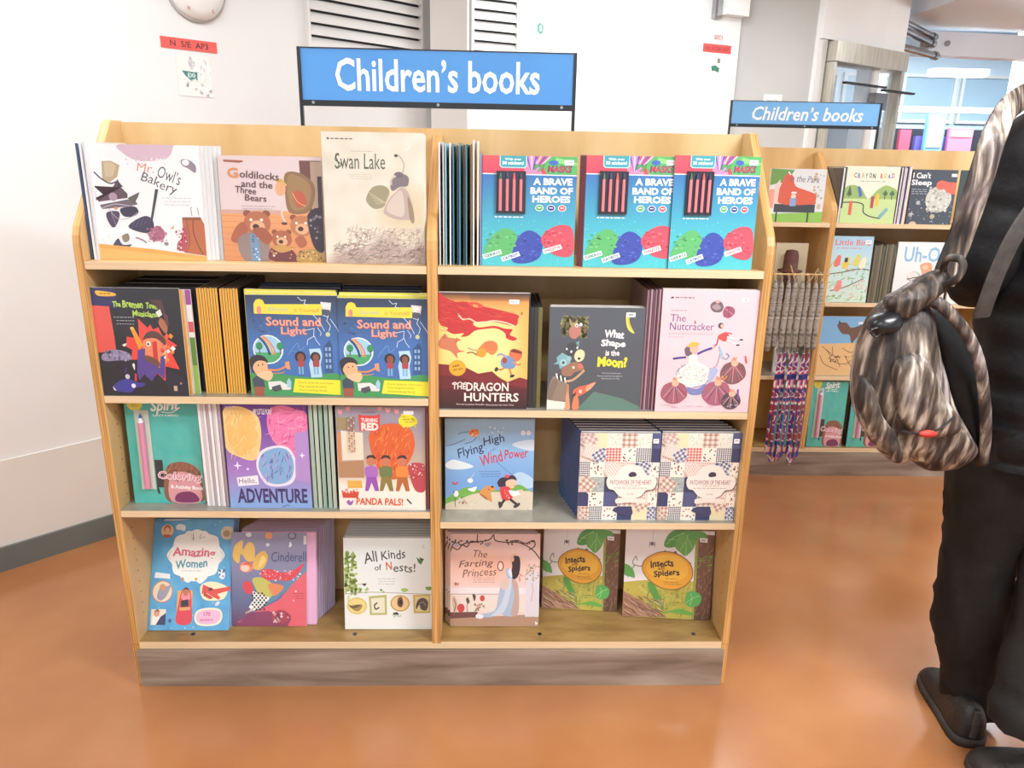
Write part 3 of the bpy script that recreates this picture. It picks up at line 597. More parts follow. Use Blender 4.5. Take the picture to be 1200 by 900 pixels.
def art_hero():
    a = Art(245, 210, 648, 750)
    a.F(20, 30, lambda x, y: mixc('2f6db4', '45bcc8', (y-290)/330) if True else '')
    a.D(250, 520, 630, 745, 200, 4, ['5ac8d2', '49b2c2', '3fb0c0'], 3)
    a.G(245, 210, 648, 296, 'e2525c', 'd8405a'); a.P('420 210 470 210 500 296 425 296', 'e58ab0')
    for k in range(7): a.P([(455, 296), (428+k*20, 210), (438+k*20, 210)], ['4a52b8', 'c8c4f0'][k % 2])
    a.P('540 210 648 210 648 296 520 296 500 250', '52b060'); a.P('560 215 648 240 648 250 545 240', '8ad07a')
    a.Ln([(245, 297), (648, 300)], 5, 'e8f2f4', False)
    a.P('318 210 434 210 434 258 424 268 328 268 318 258', 'bfe6ea'); a.P('322 210 430 210 430 256 422 264 330 264 322 256', '3aa0ae'); a.T('With over', 375, 226, 70, 11, 'f4fbfb', .02); a.T('38 stickers!', 375, 244, 92, 16, 'f4fbfb', .03)
    a.T('PJ', 484, 265, 50, 34, '1e3a2c', .05, .2); a.T('PJ', 484, 265, 44, 30, '4aa84e', .03, .2); a.T('MASKS', 574, 270, 104, 34, '2a2c66', .05, .15); a.T('MASKS', 574, 270, 96, 28, 'c63e5a', .02, .15); a.E(548, 240, 20, 12, '3a62c0')
    a.T_(594, 226, 40, 24)
    for s, y, w, h in (('A BRAVE', 546, 170, 32), ('BAND OF', 541, 186, 32), ('HEROES', 541, 164, 32)): pass
    a.T('A BRAVE', 546, 331, 168, 34, 'f2f8fc', .045); a.T('BAND OF', 542, 375, 182, 34, 'f2f8fc', .045); a.T('HEROES', 542, 416, 164, 34, 'f2f8fc', .045)
    for x, c in ((491, '5aae62'), (541, '27368c'), (589, 'd8505e')): a.E(x, 459, 18, 16, 'eef2ee'); a.E(x, 459, 15, 13, c); a.R(x-8, 456, x+8, 460, 'f4f4f4')
    a.lines(300, 503, 432, 1, 8, 'e8f6f8', 5)
    # plain foot of the cover: coloured bands and the three printed names
    a.S('255 690 290 600 350 560 400 600 395 680 330 700', '58b468'); a.S('375 720 400 610 450 570 505 610 500 700 440 735', '3046a8'); a.S('500 620 540 560 600 540 640 570 640 690 560 690', 'd24a5c')
    a.D(270, 590, 390, 690, 26, 9, ['74c67c', '449a58'], 4, .6); a.D(390, 600, 500, 720, 26, 9, ['4a62c4', '22338c'], 5, .6); a.D(515, 570, 632, 680, 26, 9, ['e4707c', 'b83448'], 6, .6)
    for t, x, y, r_, c in (('GEKKO', 290, 692, -20, '2f7a44'), ('CATBOY', 370, 702, -22, '27368c'), ('OWLETTE', 552, 662, -20, 'b02c40')):
        q = math.radians(r_); w2, h2 = (42, 12)
        a.P([(x+dx*math.cos(q)-dy*math.sin(q), y+dx*math.sin(q)+dy*math.cos(q)) for dx, dy in ((-w2, -h2), (-w2, h2), (w2, h2), (w2, -h2))], 'd9eef0'); a.T(t, x, y, 72, 14, c, .03, 0, r_)
    return a
def crayons(parent, w, h):
    u = w/403.; q = h/540.
    m = MB(); x0, x1 = (305-446.5)*u, (430-446.5)*u; zt, zb = (750-283)*q, (750-488)*q
    m.box(x0, -.0045, zb, x1, -.002, zt, '241f38'); m.box(x0, -.0065, zb, x0+.0022, -.002, zt, '191a26'); m.box(x1-.0022, -.0065, zb, x1, -.002, zt, '191a26'); m.box(x0, -.0065, zb, x1, -.002, zb+.002, '191a26'); m.box(x0, -.0065, zt-.002, x1, -.002, zt, '191a26')
    m.build('crayon_tray', 'gloss', parent)
    for k, (tp, col) in enumerate(((318, '2b6a4a'), (318, '2b2a66'), (290, 'e2504e'), (318, '22244c'))):
        cx = (322+k*29-446.5)*u; m = MB(); zt2 = (750-tp-12)*q
        m.cyl((cx, -.0088, (750-475)*q), (cx, -.0088, (750-322)*q), .0036, 10, 'e87f86'); 
        m.cyl((cx, -.0088, (750-322)*q), (cx, -.0088, (750-308)*q), .0034, 10, col, r2=.0026); m.cyl((cx, -.0088, (750-308)*q), (cx, -.0088, (750-291)*q), .0024, 8, col, r2=.001)
        m.build('crayon', 'print', parent)
A_ = art_hero()
for i, (l, r_, nb, side) in enumerate(((564.5, 672, 2, -1), (682.5, 787, 3, -1), (782.5, 880, 2, 1))):
    pos = ['left', 'middle', 'right'][i]; Y = [.028, .028, .022][i]
    b, g_ = front_book('blue and red activity book with four red crayons in its cover, %s one of three' % pos, l, r_, 183, z1, Y, .04, .007, cov='3fa9c0', spine='2c3a52', art=A_, mat='gloss')
    crayons(b, g_[1], g_[2])
    behind(g_, nb, .007, [-.0015, -.004, .0025][i], 0, z1, Y, .04, 'blue activity book with red crayons, %s stack' % pos, ['3fa9c0', '8c3344', '4fae62'][i], spine=['2c3a52', '24344c', '3a8f5a'][i])
# -------- left bay, second row
def art_bremen():
    a = Art(170, 130, 735, 785); a.R(170, 130, 735, 785, '17161c'); a.R(170, 130, 330, 250, '26245a'); a.P('170 235 280 240 295 510 175 520', 'e05448'); a.R(290, 235, 300, 520, '17161c')
    a.S('205 165 215 148 320 160 325 178 230 180', 'f0b83c'); a.lines(230, 162, 300, 1, 5, '6a4a20', 5)
    a.T('The', 330, 226, 52, 34, 'b8dc5a', .03, 0, 2, 2); a.T('Bremen', 432, 226, 130, 44, 'b8dc5a', .03, 0, 4, 3); a.T('Town', 552, 234, 74, 36, 'b8dc5a', .03, 0, 6, 2); a.T('Musicians', 505, 282, 160, 36, 'b8dc5a', .03, 0, 3, 3)
    a.lines(300, 302, 440, 3, 20, 'a8a8b0', 4)
    a.P('455 310 510 365 530 345 545 375 580 360 600 410 690 470 640 500 690 618 600 600 590 690 480 640 440 560 380 560 395 500 358 480 370 420 450 430', 'e8473a')
    a.P('398 365 420 362 470 470 440 500', 'f09a28'); a.E(410, 370, 13, 10, 'f5b94c')
    a.S('470 460 490 400 550 385 610 420 625 500 600 590 540 610 470 570', 'e88a5e'); a.S('470 440 500 395 560 385 615 430 612 470 560 430 500 430', '5a3830'); a.P('530 450 560 445 555 590 525 575', 'c8352e'); a.E(505, 462, 14, 16, 'f4f0e8'); a.E(598, 510, 11, 14, 'f4f0e8'); a.E(503, 464, 7, 8, '3a2a2a'); a.S('450 540 500 535 560 570 550 605 480 580', '6e4634')
    a.P('430 500 480 490 470 560 560 610 575 540 600 530 600 580 585 680 540 640 500 695 455 650 420 690 410 640', '54408e'); a.P('420 700 455 650 500 698 540 642 585 690 590 785 430 785', '1b1a20')
    a.S('585 340 605 305 640 350 625 400', 'a86a48'); a.P('620 270 650 290 650 350 630 345', '5e3430'); a.P('540 200 620 195 640 280 600 260', '4a2c30')
    a.S('190 545 240 505 300 500 370 520 380 560 300 565 210 570', '8d86a6'); a.D(200, 510, 370, 565, 40, 8, ['a7a1bd', '6c6688'], 3)
    a.S('240 730 290 690 350 680 400 700 450 705 440 725 390 735 350 765 260 755', '3a3a94'); a.E(376, 722, 14, 14, 'e4e4f0'); a.E(344, 665, 15, 15, 'c8c8dc'); a.Ln('330 640 345 610', 12, '2e2e6a'); a.P('240 725 262 755 245 750', 'e8e8f0'); a.Ln('400 650 395 690', 14, 'c8385a')
    a.P('610 620 660 640 730 690 730 785 600 770 590 700', '202030'); a.R(640, 720, 662, 752, 'c8b088'); a.E(690, 705, 7, 7, 'b08a5a'); a.D(590, 400, 670, 560, 12, 14, ['f2f2ee', 'e85c48', 'f0902c'], 12); a.S('335 470 365 460 350 480', 'e8e8e4'); a.S('385 590 400 585 396 625', 'e8e8e4')
    a.P('575 270 605 252 615 285 590 302', 'e8e6e0'); return a
b, g_ = front_book('black and red picture book with a big angry face, left end', 121.5, 222, 337.5, z2L, .004, .02, .005, cov='17161c', art=art_bremen(), spine='26245a')
X = findX(222, .012, z2L)
book('yellow-edged book just behind the black and red angry-face cover', .2, g_[2]*.985, .007, (X-.092, .014, z2L), yaw=0, cov='f0a020', spine='f0a020')
b = book('white book with coloured patches beside the yellow edge, second left shelf', .2, g_[2]*.98, .005, (X-.078, .026, z2L), yaw=0, cov='e8e6e2', spine='e8e6e2')
a = Art(0, 0, 100, 100); a.R(93.5, 0, 100, 100, 'e8e6e2'); a.R(94, 0, 100, 14, 'a04c9a'); a.R(94, 30, 100, 40, 'd05a5a'); a.R(94, 45, 100, 72, '5a8a34'); a.R(94, 72, 100, 100, '8ab84c'); a.build(.2, g_[2]*.98, b)
X = findX(243, .03, z2L); X2 = findX(290, .03, z2L); n = 15
for i in range(n):
    x = X+(X2-X)*(i+(.6 if i > 7 else 0))/(n+.6)
    book('golden-spined thin book, %s from the left in its tight row' % (ORD[i] or 'first'), .225, g_[2]*(.992+.003*(i % 2)), (X2-X)/n*.8, (x+.0036, .03+.1125, z2L), yaw=math.radians(90), cov='1c1a20' if i != n-1 else '1b181e', spine='e0a83c', page='2c2a30', hard=False)
for i in range(3):
    w_ = .20; book('black-topped book filling the back of the second left shelf, %s from the front' % (ORD[i] or 'first'), w_, g_[2]*.99, .055, (-.79+.02+w_/2-.002*i+.02, .045+i*.062, z2L), cov='1b1a20', page='2e2c33')
def art_sound():
    a = Art(75, 130, 600, 705); a.F(12, 20, lambda x, y: mixc('27364f', '3f72b8', (y-150)/260))
    a.D(80, 260, 220, 340, 16, 14, ['4b6ca4', '3d5c92'], 3, .5); a.Ln('300 470 330 430 360 400 370 440 400 420', 3, '6f9cd0'); a.Ln('310 440 350 450 390 460', 3, '5f8cc4')
    a.P('120 235 122 180 135 158 155 152 175 160 185 182 510 178 508 240 165 235', 'f4dc3c'); a.E(150, 215, 13, 22, 'e08a7c'); a.T('Discover', 262, 208, 118, 22, '9ac0b4', .01); a.T('it Yourself', 422, 213, 146, 22, 'dca43c', .02)
    a.P('502 165 565 170 560 200 555 235 530 238 512 205', 'dfdfdc'); a.P('515 205 555 210 560 240 520 238', '4a5060'); a.R(515, 178, 555, 192, 'f4f4f2')
    a.T('Sound and', 344, 280, 316, 52, 'b8543e', .03); a.T('Sound and', 342, 277, 314, 50, 'f0a48a', .022); a.T('Light', 344, 338, 150, 56, 'b8543e', .03); a.T('Light', 342, 335, 148, 54, 'f0a48a', .022)
    for p in ('375 140 395 160 420 155 410 175 430 185', '455 235 480 262 500 290 520 330', '545 240 535 270 555 300 545 330', '555 260 590 310 600 330', '515 240 545 250', '415 325 460 315 455 360 420 380 415 410', '455 350 470 385 490 410', '480 310 500 340 495 355'): a.Ln(p, 3.2, 'dfe8f4', False)
    a.E(538, 348, 13, 13, 'c8d4a0'); a.P('505 425 545 380 565 425', '2a4c7c'); a.R(510, 415, 560, 570, '2f588c')
    for r_ in range(4):
        for k in range(2): a.R(518+k*20, 422+r_*34, 530+k*20, 442+r_*34, '8fb4d8')
    a.S('75 580 180 570 300 585 430 595 520 575 600 585 600 705 75 705', '3f9a58'); a.E(188, 438, 88, 84, 'f2f6f6'); a.E(188, 438, 82, 78, '9fd0ea'); a.P('112 455 264 455 250 485 220 508 188 514 150 505 122 482', '4aa86a')
    a.Ln('140 368 165 395 185 430 195 468', 14, '4a5a90'); a.Ln('155 366 185 395 205 430 213 465', 10, 'f2b45a'); a.Ln('165 362 198 395 220 430 228 465', 8, 'e88a70')
    for x in (138, 258): a.E(x, 418, 20, 22, '2f8f5a'); a.R(x-3, 430, x+3, 462, '5a4a38')
    a.S('85 560 75 500 110 470 160 478 180 515 120 515 100 575', '2c2c34'); a.S('92 545 120 505 170 510 178 555 160 600 120 590', 'f2b88a'); a.E(150, 525, 4, 5, '3a2a28'); a.E(125, 530, 4, 5, '3a2a28')
    a.S('115 580 190 560 205 590 180 620 130 600', 'f5c89e'); a.Ln('180 555 240 555 290 530 300 510', 12, 'e29a68'); a.P('280 510 305 503 310 555 285 545', 'e8a070'); a.Ln('200 575 260 572 275 565', 5, 'e29a68'); a.P('85 610 110 590 150 615 155 660 90 660', '3c4a5c'); a.P('92 655 150 655 148 705 92 705', 'a0543c')
    for x, s in ((372, 1), (460, .92)):
        if x == 460: a.P('425 432 490 428 500 470 488 520 495 595 430 598 420 520 432 480', 'b4dcf0')
        a.E(x, 478, 32*s, 32*s, '221e24'); a.E(x+2, 482, 20*s, 24*s, '8a5240'); a.P([(x-18, 500), (x+22, 500), (x+20, 535), (x-16, 535)], 'a8464a'); a.R(x-14, 535, x-3, 580, '7fb4d8'); a.R(x+4, 535, x+15, 580, '7fb4d8')
    a.P('175 625 250 620 285 640 310 660 300 672 180 670', 'e2e4e2'); a.P('195 655 245 640 255 670 215 685 195 672', '4a5058'); a.P('285 620 300 600 312 625 308 660 285 655', 'a0cce0')
    a.P('335 605 600 612 600 700 318 685', 'f2e634')
    for k, t in enumerate(('Core science concepts', 'Fun experiments', 'Fascinating facts')): a.T(t, [456, 436, 438][k], 630+k*22, [205, 160, 158][k], 14, '8a8430', .005, 0, 1)
    return a
A_ = art_sound()
for i, (l, r_, t_) in enumerate(((295.5, 400, 346), (400, 502.5, 350))):
    b, g_ = front_book('blue science book with a boy playing a trumpet, %s of the two' % ['left', 'right'][i], l, r_, t_, z2L, .018-.004*i, .03, .008, cov='2c4468', spine='dcd23a', art=A_)
    behind(g_, 2, .009, [-.0035, 0][i], 0, z2L, .018, .03, 'blue science picture book with yellow edge, %s stack' % ['left', 'right'][i], 'e0d83c', spine='dcd23a', dz=.005)
    x, w, h = g_
    for j in range(2): book('dark-covered copy %s the %s trumpet-boy stack' % (['close behind', 'at the very back of'][j], ['left', 'right'][i]), w*.9, h+.010+.005*j, .03, (x+.008-.018*i-.003*j, .05+.05*j, z2L), cov='27324a', spine='22293a', page='2a3040')
# -------- right bay, second row
def dr(x, y):
    v = (y-115)/680; n = noise.noise(Vector((x*.01, y*.01, 2)))
    c = mixc('d88a3c', 'f4d27a', min(1, (y-140)/150)); c = mixc(c, 'f8ea9c', max(0, 1-((x-330)**2+(y-430)**2)/60000)); c = mixc(c, 'e0a448', max(0, (x-480)/160+n*.2))
    if y < 165: c = mixc('2b2022', c, (y-115)/50*(.6 if x > 250 else .9))
    return c
def art_dragon():
    a = Art(72, 115, 585, 790); a.F(30, 40, dr)
    a.P('72 525 140 530 230 545 300 580 380 565 420 600 470 628 540 600 585 612 585 790 72 790', '7c2226'); a.P('72 590 200 600 300 650 420 640 585 660 585 790 72 790', '641a20'); a.G(72, 670, 585, 790, '551820', '2c1216')
    a.S('72 120 110 140 160 165 230 165 300 185 400 205 520 235 525 260 510 300 430 285 350 275 270 285 300 310 390 300 450 315 495 320 480 350 520 370 500 385 460 370 450 340 400 315 330 320 280 330 240 360 200 365 215 345 160 350 120 330 125 315 90 300 72 260', 'c62a26')
    a.S('240 170 290 168 330 190 300 200 260 190', 'd84838'); a.E(282, 188, 16, 7, 'f0a84a', 15); a.Ln('185 235 210 265 250 262 300 285 380 272 450 280 505 300', 7, 'f6e2c2'); a.strokes(90, 150, 240, 340, 60, 3, 60, ['a81e20', 'dc4a38', '8e1a1e'], 150, 30, 6); a.strokes(300, 210, 500, 270, 30, 2, 60, ['a81e20', 'e05a44'], 172, 10, 7); a.E(545, 228, 7, 10, 'b07a3a')
    a.S('75 390 110 350 130 370 200 380 175 400 190 440 225 450 180 460 180 490 140 450 80 430', 'cc7a58'); a.P('95 380 105 345 115 375', 'b8664a'); a.Ln('170 400 180 372', 7, 'b8664a')
    a.S('295 440 330 400 370 385 405 400 410 440 380 470 350 455 320 480 290 470', 'd88a4c'); a.S('330 400 370 390 405 405 405 440 350 440', 'e07a48'); a.E(320, 458, 25, 26, 'e0a22c'); a.Ln('240 430 270 440 300 445', 8, 'cfa98c'); a.Ln('235 460 265 455 290 470', 7, '8c5a48')
    a.S('480 450 500 432 550 445 545 490 515 505 480 480', 'd87448'); a.P('480 445 505 430 550 450 548 462 490 450', '7a3028'); a.S('430 500 460 470 500 490 520 520 495 550 440 540', '7496c4'); a.Ln('410 475 430 462 460 480', 10, 'a8b8d4'); a.Ln('500 510 530 525 545 520', 9, 'e09a70'); a.E(452, 500, 14, 18, 'a84434'); a.Ln('450 545 430 555 405 550', 9, 'd8885c'); a.Ln('480 545 490 580 500 590', 9, 'd8885c'); a.E(405, 553, 10, 14, '2c3038', 20); a.E(497, 592, 15, 8, '2c3038', -20)
    a.E(180, 548, 49, 47, 'e8a020'); a.E(180, 548, 44, 42, 'f0ae28'); a.T('BUMPER', 172, 535, 42, 12, '5a3a10', .02, 0, -12); a.T('NEW EDN', 182, 556, 60, 12, '5a3a10', .02, 0, -12)
    a.T('THE', 190, 657, 80, 34, 'f2e6dc', .02); a.Ln('150 640 165 632 180 640 195 630 212 640 228 632', 5, 'f2e6dc', False)
    a.T('DRAGON', 354, 658, 246, 52, 'f6ece4', .02); a.T('HUNTERS', 378, 720, 318, 52, 'f6ece4', .02)
    a.T('Words by James Russell', 250, 765, 158, 13, 'd9c8c4', .01); a.T('+ Illustrations by Link Choi', 420, 767, 178, 13, 'd9c8c4', .01)
    a.R(472, 150, 530, 175, 'f0eeea'); a.T('9555', 500, 162, 34, 10, '707070'); return a
b, g_ = front_book('tall book with a red dragon chasing runners over a yellow sky', 514.5, 617, 343.5, z2R, .012, .02, .014, cov='2b2022', art=art_dragon(), spine='221c20', mat='gloss')
behind(g_, 1, .012, .004, 0, z2R, .012, .02, 'tall red dragon book', '332a2c', dz=-.002)
X = findX(618.5, .02, z2R); hm = findH(360, X, .02, z2R, 0)
row_of(3, X, .0105, .02, z2R, .2, hm, .0095, '', ['14161a', '1a1c20', '4c4a28'], 90, lab=lambda i: ['thick black book edge-on just right of the red dragon book', 'black book edge-on in the gap beside the red dragon cover', 'olive-edged book touching the grey moon cover'][i], spines=['15181a', '20241e', '66602e'], pages='1e201e', hvar=.001)
def art_moon():
    a = Art(700, 200, 1320, 800)
    a.F(14, 14, lambda x, y: mixc('4e545c', '465458', (y-600)/200)); a.P('1010 690 1200 730 1320 780 1320 800 900 800', '5a8072'); a.P('700 780 760 770 830 800 700 800', 'e8e2d2')
    a.D(780, 255, 950, 370, 200, 12, ['8a8458', '716e52', 'a39a5c', '62614f'], 3, 1); a.S('830 330 860 300 900 310 905 350 870 380 840 370', 'b87a6c'); a.S('835 300 830 262 850 290 880 280 870 310', 'a89a64'); a.E(878, 303, 11, 11, 'f0efe8'); a.E(905, 298, 10, 10, 'f0efe8'); a.E(878, 305, 5, 5, '22252a'); a.E(846, 420, 20, 14, 'c8707c'); a.S('880 400 900 395 895 425 882 420', '6f9a98')
    a.S('815 430 850 400 890 420 900 460 860 480 820 470', '3c4248'); a.E(850, 455, 7, 8, 'e8e8e4'); a.E(820, 440, 6, 7, 'e8e8e4'); a.E(888, 432, 6, 8, 'e8e8e4')
    a.P('755 490 790 462 830 480 850 500 840 540 800 545 780 560 770 530 735 530 760 515', '7fb0ba'); a.E(800, 520, 22, 20, 'a4ccd0'); a.E(800, 520, 9, 9, '3a4a50'); a.E(836, 495, 16, 14, '93c0c6')
    a.S('870 480 885 450 915 442 938 462 930 500 900 515 880 505', 'e9dcb0'); a.E(902, 495, 9, 8, '22252a')
    a.S('790 560 830 530 880 515 925 530 935 560 880 575 850 600 800 595', '9a7258'); a.E(912, 540, 18, 16, 'd0706a'); a.E(868, 548, 8, 8, 'f0ece4')
    for k in range(6): a.P([(752+k*14, 585+k*6), (762+k*14, 583+k*6), (775+k*13, 635+k*3), (765+k*13, 638+k*3)], ['f2efe8', '24262a'][k % 2])
    a.S('700 740 710 660 740 600 780 625 835 645 845 680 825 740 800 752 740 745', '8d7c6c'); a.S('700 720 715 660 745 615 770 640 745 700 730 745', '7d6e60'); a.P('700 742 750 748 822 755 825 790 720 790 700 780', 'e8e4d6')
    a.Ln('830 630 870 620 910 590 938 565', 14, 'e2b48a'); a.Ln('835 650 840 720 850 790', 14, 'd88a60'); a.S('830 690 850 740 852 800 822 800', 'e29a70'); a.S('870 690 900 665 960 650 1020 632 990 670 950 700 905 720 880 715', 'd86a4a'); a.S('960 660 1018 634 990 672 960 690', 'e8a484'); a.E(920, 690, 10, 10, 'f2efe8'); a.E(920, 690, 4, 4, '1e2024'); a.S('880 720 905 720 912 795 868 795', 'dc8258'); a.P('868 715 895 690 885 720', '2a2c30')
    a.S('1195 240 1215 225 1220 280 1240 320 1255 345 1220 330 1200 295', 'f2e05a'); a.S('1215 240 1220 285 1240 325 1218 305 1208 270', 'd9b83c'); a.R(1195, 226, 1255, 252, 'f4f4f4'); a.R(1210, 234, 1240, 242, '8a8a8a')
    a.T('What', 1125, 350, 128, 46, 'f6f6f4', .04, 0, 3, 2); a.T('Shape', 1122, 408, 160, 52, 'f6f6f4', .04, 0, 3, 3); a.T('is the', 1120, 459, 92, 34, 'f0f0ee', .03, 0, 2, 2); a.T('Moon?', 1122, 512, 196, 62, 'f6ea3c', .05, 0, 2, 4)
    a.T('Written by Wonkyeong Lee', 1120, 580, 130, 11, 'c8ccce'); a.T('Illustrated by Jeongwon', 1110, 597, 165, 11, 'c8ccce'); a.T('Edited by Joy Cowley', 1115, 612, 120, 11, 'c8ccce'); return a
b, g_ = front_book('dark grey book with stacked animals and a small yellow moon', 640.5, 749, 360.5, z2R, .012, .02, .011, cov='4e545c', art=art_moon(), spine='3c4146', hard=True)
behind(g_, 2, .011, .001, 0, z2R, .012, .02, 'dark grey stacked-animals book', '3c4046', hard=True)
def art_nut():
    a = Art(395, 100, 970, 820); a.F(10, 12, lambda x, y: mixc('f0c9cf', 'ecc3ca', noise.noise(Vector((x*.006, y*.006, 1)))+.5))
    a.P('440 150 448 140 462 140 460 150', '5c3a40'); a.lines(470, 142, 582, 1, 8, '7a5a60', 6); a.lines(450, 216, 545, 1, 6, 'b08a96', 5)
    a.T('The', 496, 262, 92, 42, '5a4c84', .0, 0, 0); a.T('Nutcracker', 582, 310, 264, 44, '5a4c84', .0); a.Ln('600 292 598 278', 8, 'a03a44'); a.lines(445, 350, 715, 1, 6, 'c39aa8', 5); a.lines(448, 370, 550, 1, 6, 'c39aa8', 4)
    a.R(865, 142, 905, 165, 'f4e4e6'); a.T('18', 885, 153, 18, 12, '6a5a60')
    a.S('680 190 700 165 740 165 760 195 745 225 700 222', '6c5a60'); a.S('690 195 720 178 745 200 720 215', 'a08a90'); a.E(722, 165, 12, 10, 'e8a09a'); a.S('760 215 780 190 820 200 830 230 800 258 765 250', '9c5068'); a.Ln('770 205 800 225 820 240', 4, 'c88aa0'); a.Ln('790 195 795 250', 4, '7c3a50')
    a.E(755, 303, 18, 17, '4c4a4e'); a.E(762, 304, 10, 11, 'e8b4a0'); a.S('745 360 790 340 810 370 790 395 750 380', 'c84a48'); a.Ln('745 375 740 410 728 420', 8, 'c84a48'); a.Ln('800 345 825 350', 7, 'c84a48'); a.Ln('800 370 850 380 890 385', 12, 'f4ecec'); a.Ln('800 385 840 405 880 415', 12, 'f4ecec'); a.E(885, 384, 12, 5, '3a3238'); a.E(868, 415, 12, 5, '3a3238')
    a.Ln('755 425 770 470 800 500 820 480 800 465', 8, '8aa4c0'); a.Ln('765 440 760 500 745 545 700 560', 4, '6a6a9a'); a.S('760 430 780 460 785 500 765 480', 'a8bcd0')
    a.S('550 440 575 420 600 445 590 480 560 480', '6a5a64'); a.E(606, 440, 26, 27, 'e8b29c'); a.S('565 425 590 400 630 405 632 420 600 425 570 432', 'e2b440'); a.Ln('560 490 520 495 485 500', 12, '4a4aa0'); a.Ln('630 470 670 450 712 435', 13, '4a4aa0'); a.E(722, 430, 9, 8, 'e8b29c')
    a.S('580 480 625 480 640 520 700 550 715 600 690 650 600 670 530 640 510 600 530 560 575 530', 'ece4dc'); a.D(520, 540, 705, 655, 150, 5, ['f8f4ee', 'd0c4b8', 'b8b4a8', 'dcd4cc'], 4); a.D(575, 490, 635, 540, 20, 5, ['f8f4ee', 'd0c4b8'], 5); a.Ln('512 600 520 565 560 535', 4, '7a78aa'); a.Ln('715 600 690 650 620 672', 5, '6a74b0'); a.S('580 670 640 680 700 650 720 680 660 715 600 712', '7480b4'); a.S('715 555 760 560 750 600 720 640 705 620', 'a4b0d0')
    for x, y, rx, ry, c, c2, sd in ((505, 705, 82, 68, '9c5868', '7a3c50', 1), (765, 705, 88, 75, 'a05a70', '72384e', 2), (855, 580, 78, 68, '7a5054', 'b04650', 3), (858, 750, 60, 52, '4c4248', '342c34', 4)):
        a.S([(x+rx*math.cos(t)*(1+.06*math.sin(t*7)), y+ry*math.sin(t)) for t in [2*math.pi*k/16 for k in range(16)]], c)
        for k in range(9): t = math.pi*(.05+.9*k/8); a.Ln([(x, y-ry*.7), (x+rx*.9*math.cos(t), y+ry*.85*math.sin(t))], 5, [c2, 'c48c98', '8a6a74'][k % 3])
        a.E(x+4, y-ry*.85, 22, 19, 'eeb094'); a.Ln([(x-12, y-ry*1.1), (x-4, y-ry*1.35), (x+4, y-ry*1.1), (x+14, y-ry*1.35)], 5, 'e89a5a')
    a.strokes(440, 770, 920, 790, 14, 5, 40, ['bcbcd0', 'cfc4d4'], 0, 10, 5); a.Ln('920 480 930 520', 8, 'c84a48'); a.Ln('895 680 900 740', 10, '7a4a90'); a.Ln('780 640 790 600 800 620 820 600', 6, 'e8a060'); return a
b, g_ = front_book('pink book with a girl in a round white skirt, front of its stack', 767, 876, 340, z2R, .004, .02, .006, cov='efc8ce', art=art_nut(), spine='c48c98')
behind(g_, 2, .008, .0015, 0, z2R, .004, .02, 'pink book with round-skirted girl', 'dca3ac', spine='b47a88')
X = findX(749.5, .012, z2R); X2 = findX(768, .012, z2R)
row_of(8, X, (X2-X)/8, .014, z2R, .21, g_[2]-.002, (X2-X)/8*.82, 'dusty-pink book edge-on beside the round-skirted girl cover', ['8a6470', '5a3c48', 'a87c88', '6a4452'], 90, spines=['8e6674', '4a323c', 'b08894', '6e4858'], pages='6a4a54', hvar=.0015)
# -------- left bay, third row
def art_spirit():
    a = Art(195, 60, 660, 700); a.F(10, 14, lambda x, y: mixc('3fb4ac', '56bcae', noise.noise(Vector((x*.02, y*.02, 5)))+.5))
    a.E(262, 80, 52, 50, 'e8dc4c'); a.lines(235, 72, 290, 3, 14, 'a8a040', 4); a.T('Spirit', 455, 105, 190, 82, 'f4fafa', .03, .3, -4); a.T('UNTAMED', 455, 156, 165, 12, 'e8f6f4', .02); a.Ln('430 135 490 140 550 110', 5, 'f4fafa')
    a.R(352, 428, 404, 600, '2c2a2c'); a.S('355 580 370 640 352 630', '2c2a2c')
    a.S('420 690 400 560 430 470 500 440 580 450 640 500 656 600 640 690', '8a5a44'); a.S('440 690 440 540 520 500 620 540 630 690', 'd89aa0'); a.S('470 690 480 640 560 625 610 650 610 690', '7a2c5a'); a.strokes(430, 450, 640, 560, 40, 5, 60, ['5a3430', '9c6a4c', 'b07848'], 60, 40, 4)
    a.T('Coloring', 508, 535, 290, 66, 'f8f4f4', .05, .1, 3); a.T('Coloring', 508, 534, 280, 58, 'd4788c', .01, .1, 3); a.T('& Activity Book', 548, 602, 215, 30, 'f8f4f4', .03, 0, 3); return a
def pen(parent, w, h, u0, u1, v0, v1, c1, c2, c3):
    # a pen in a blister on the cover
    xc = ((u0+u1)/2-.5)*w; ww = (u1-u0)*w; zt = (1-v0)*h; zb = (1-v1)*h
    m = MB(); m.box(xc-ww/2, -.0028, zb, xc+ww/2, -.0016, zt, 'c8d0c4'); bevel(m.build('pen_blister', 'gloss', parent), .0006)
    m = MB(); r_ = ww*.2; m.cyl((xc, -.0028-r_, zb+.006), (xc, -.0028-r_, zt-.03), r_, 12, c1); m.cyl((xc, -.0028-r_, zt-.03), (xc, -.0028-r_, zt-.018), r_, 12, c3, r2=r_*.6); m.cyl((xc, -.0028-r_, zt-.018), (xc, -.0028-r_, zt-.008), r_*.6, 12, c2, r2=r_*.2); m.build('pen', 'print', parent)
A_ = art_spirit(); A_spirit = A_
b, g_ = front_book('teal activity book with a glitter pen, on the front bookshelf', 158.5, 241, 468, z3L, .045, .04, .008, cov='46b4aa', art=A_)
pen(b, g_[1], g_[2], .13, .33, .10, .86, 'd88aa8', '2f6cb4', 'e8e8f0')
behind(g_, 1, .008, -.001, 0, z3L, .045, .04, 'teal activity book with pen', '3fa89e')
X = findX(243, .03, z3L); X2 = findX(269, .03, z3L); hs = findH(470, X, .03, z3L, 0)
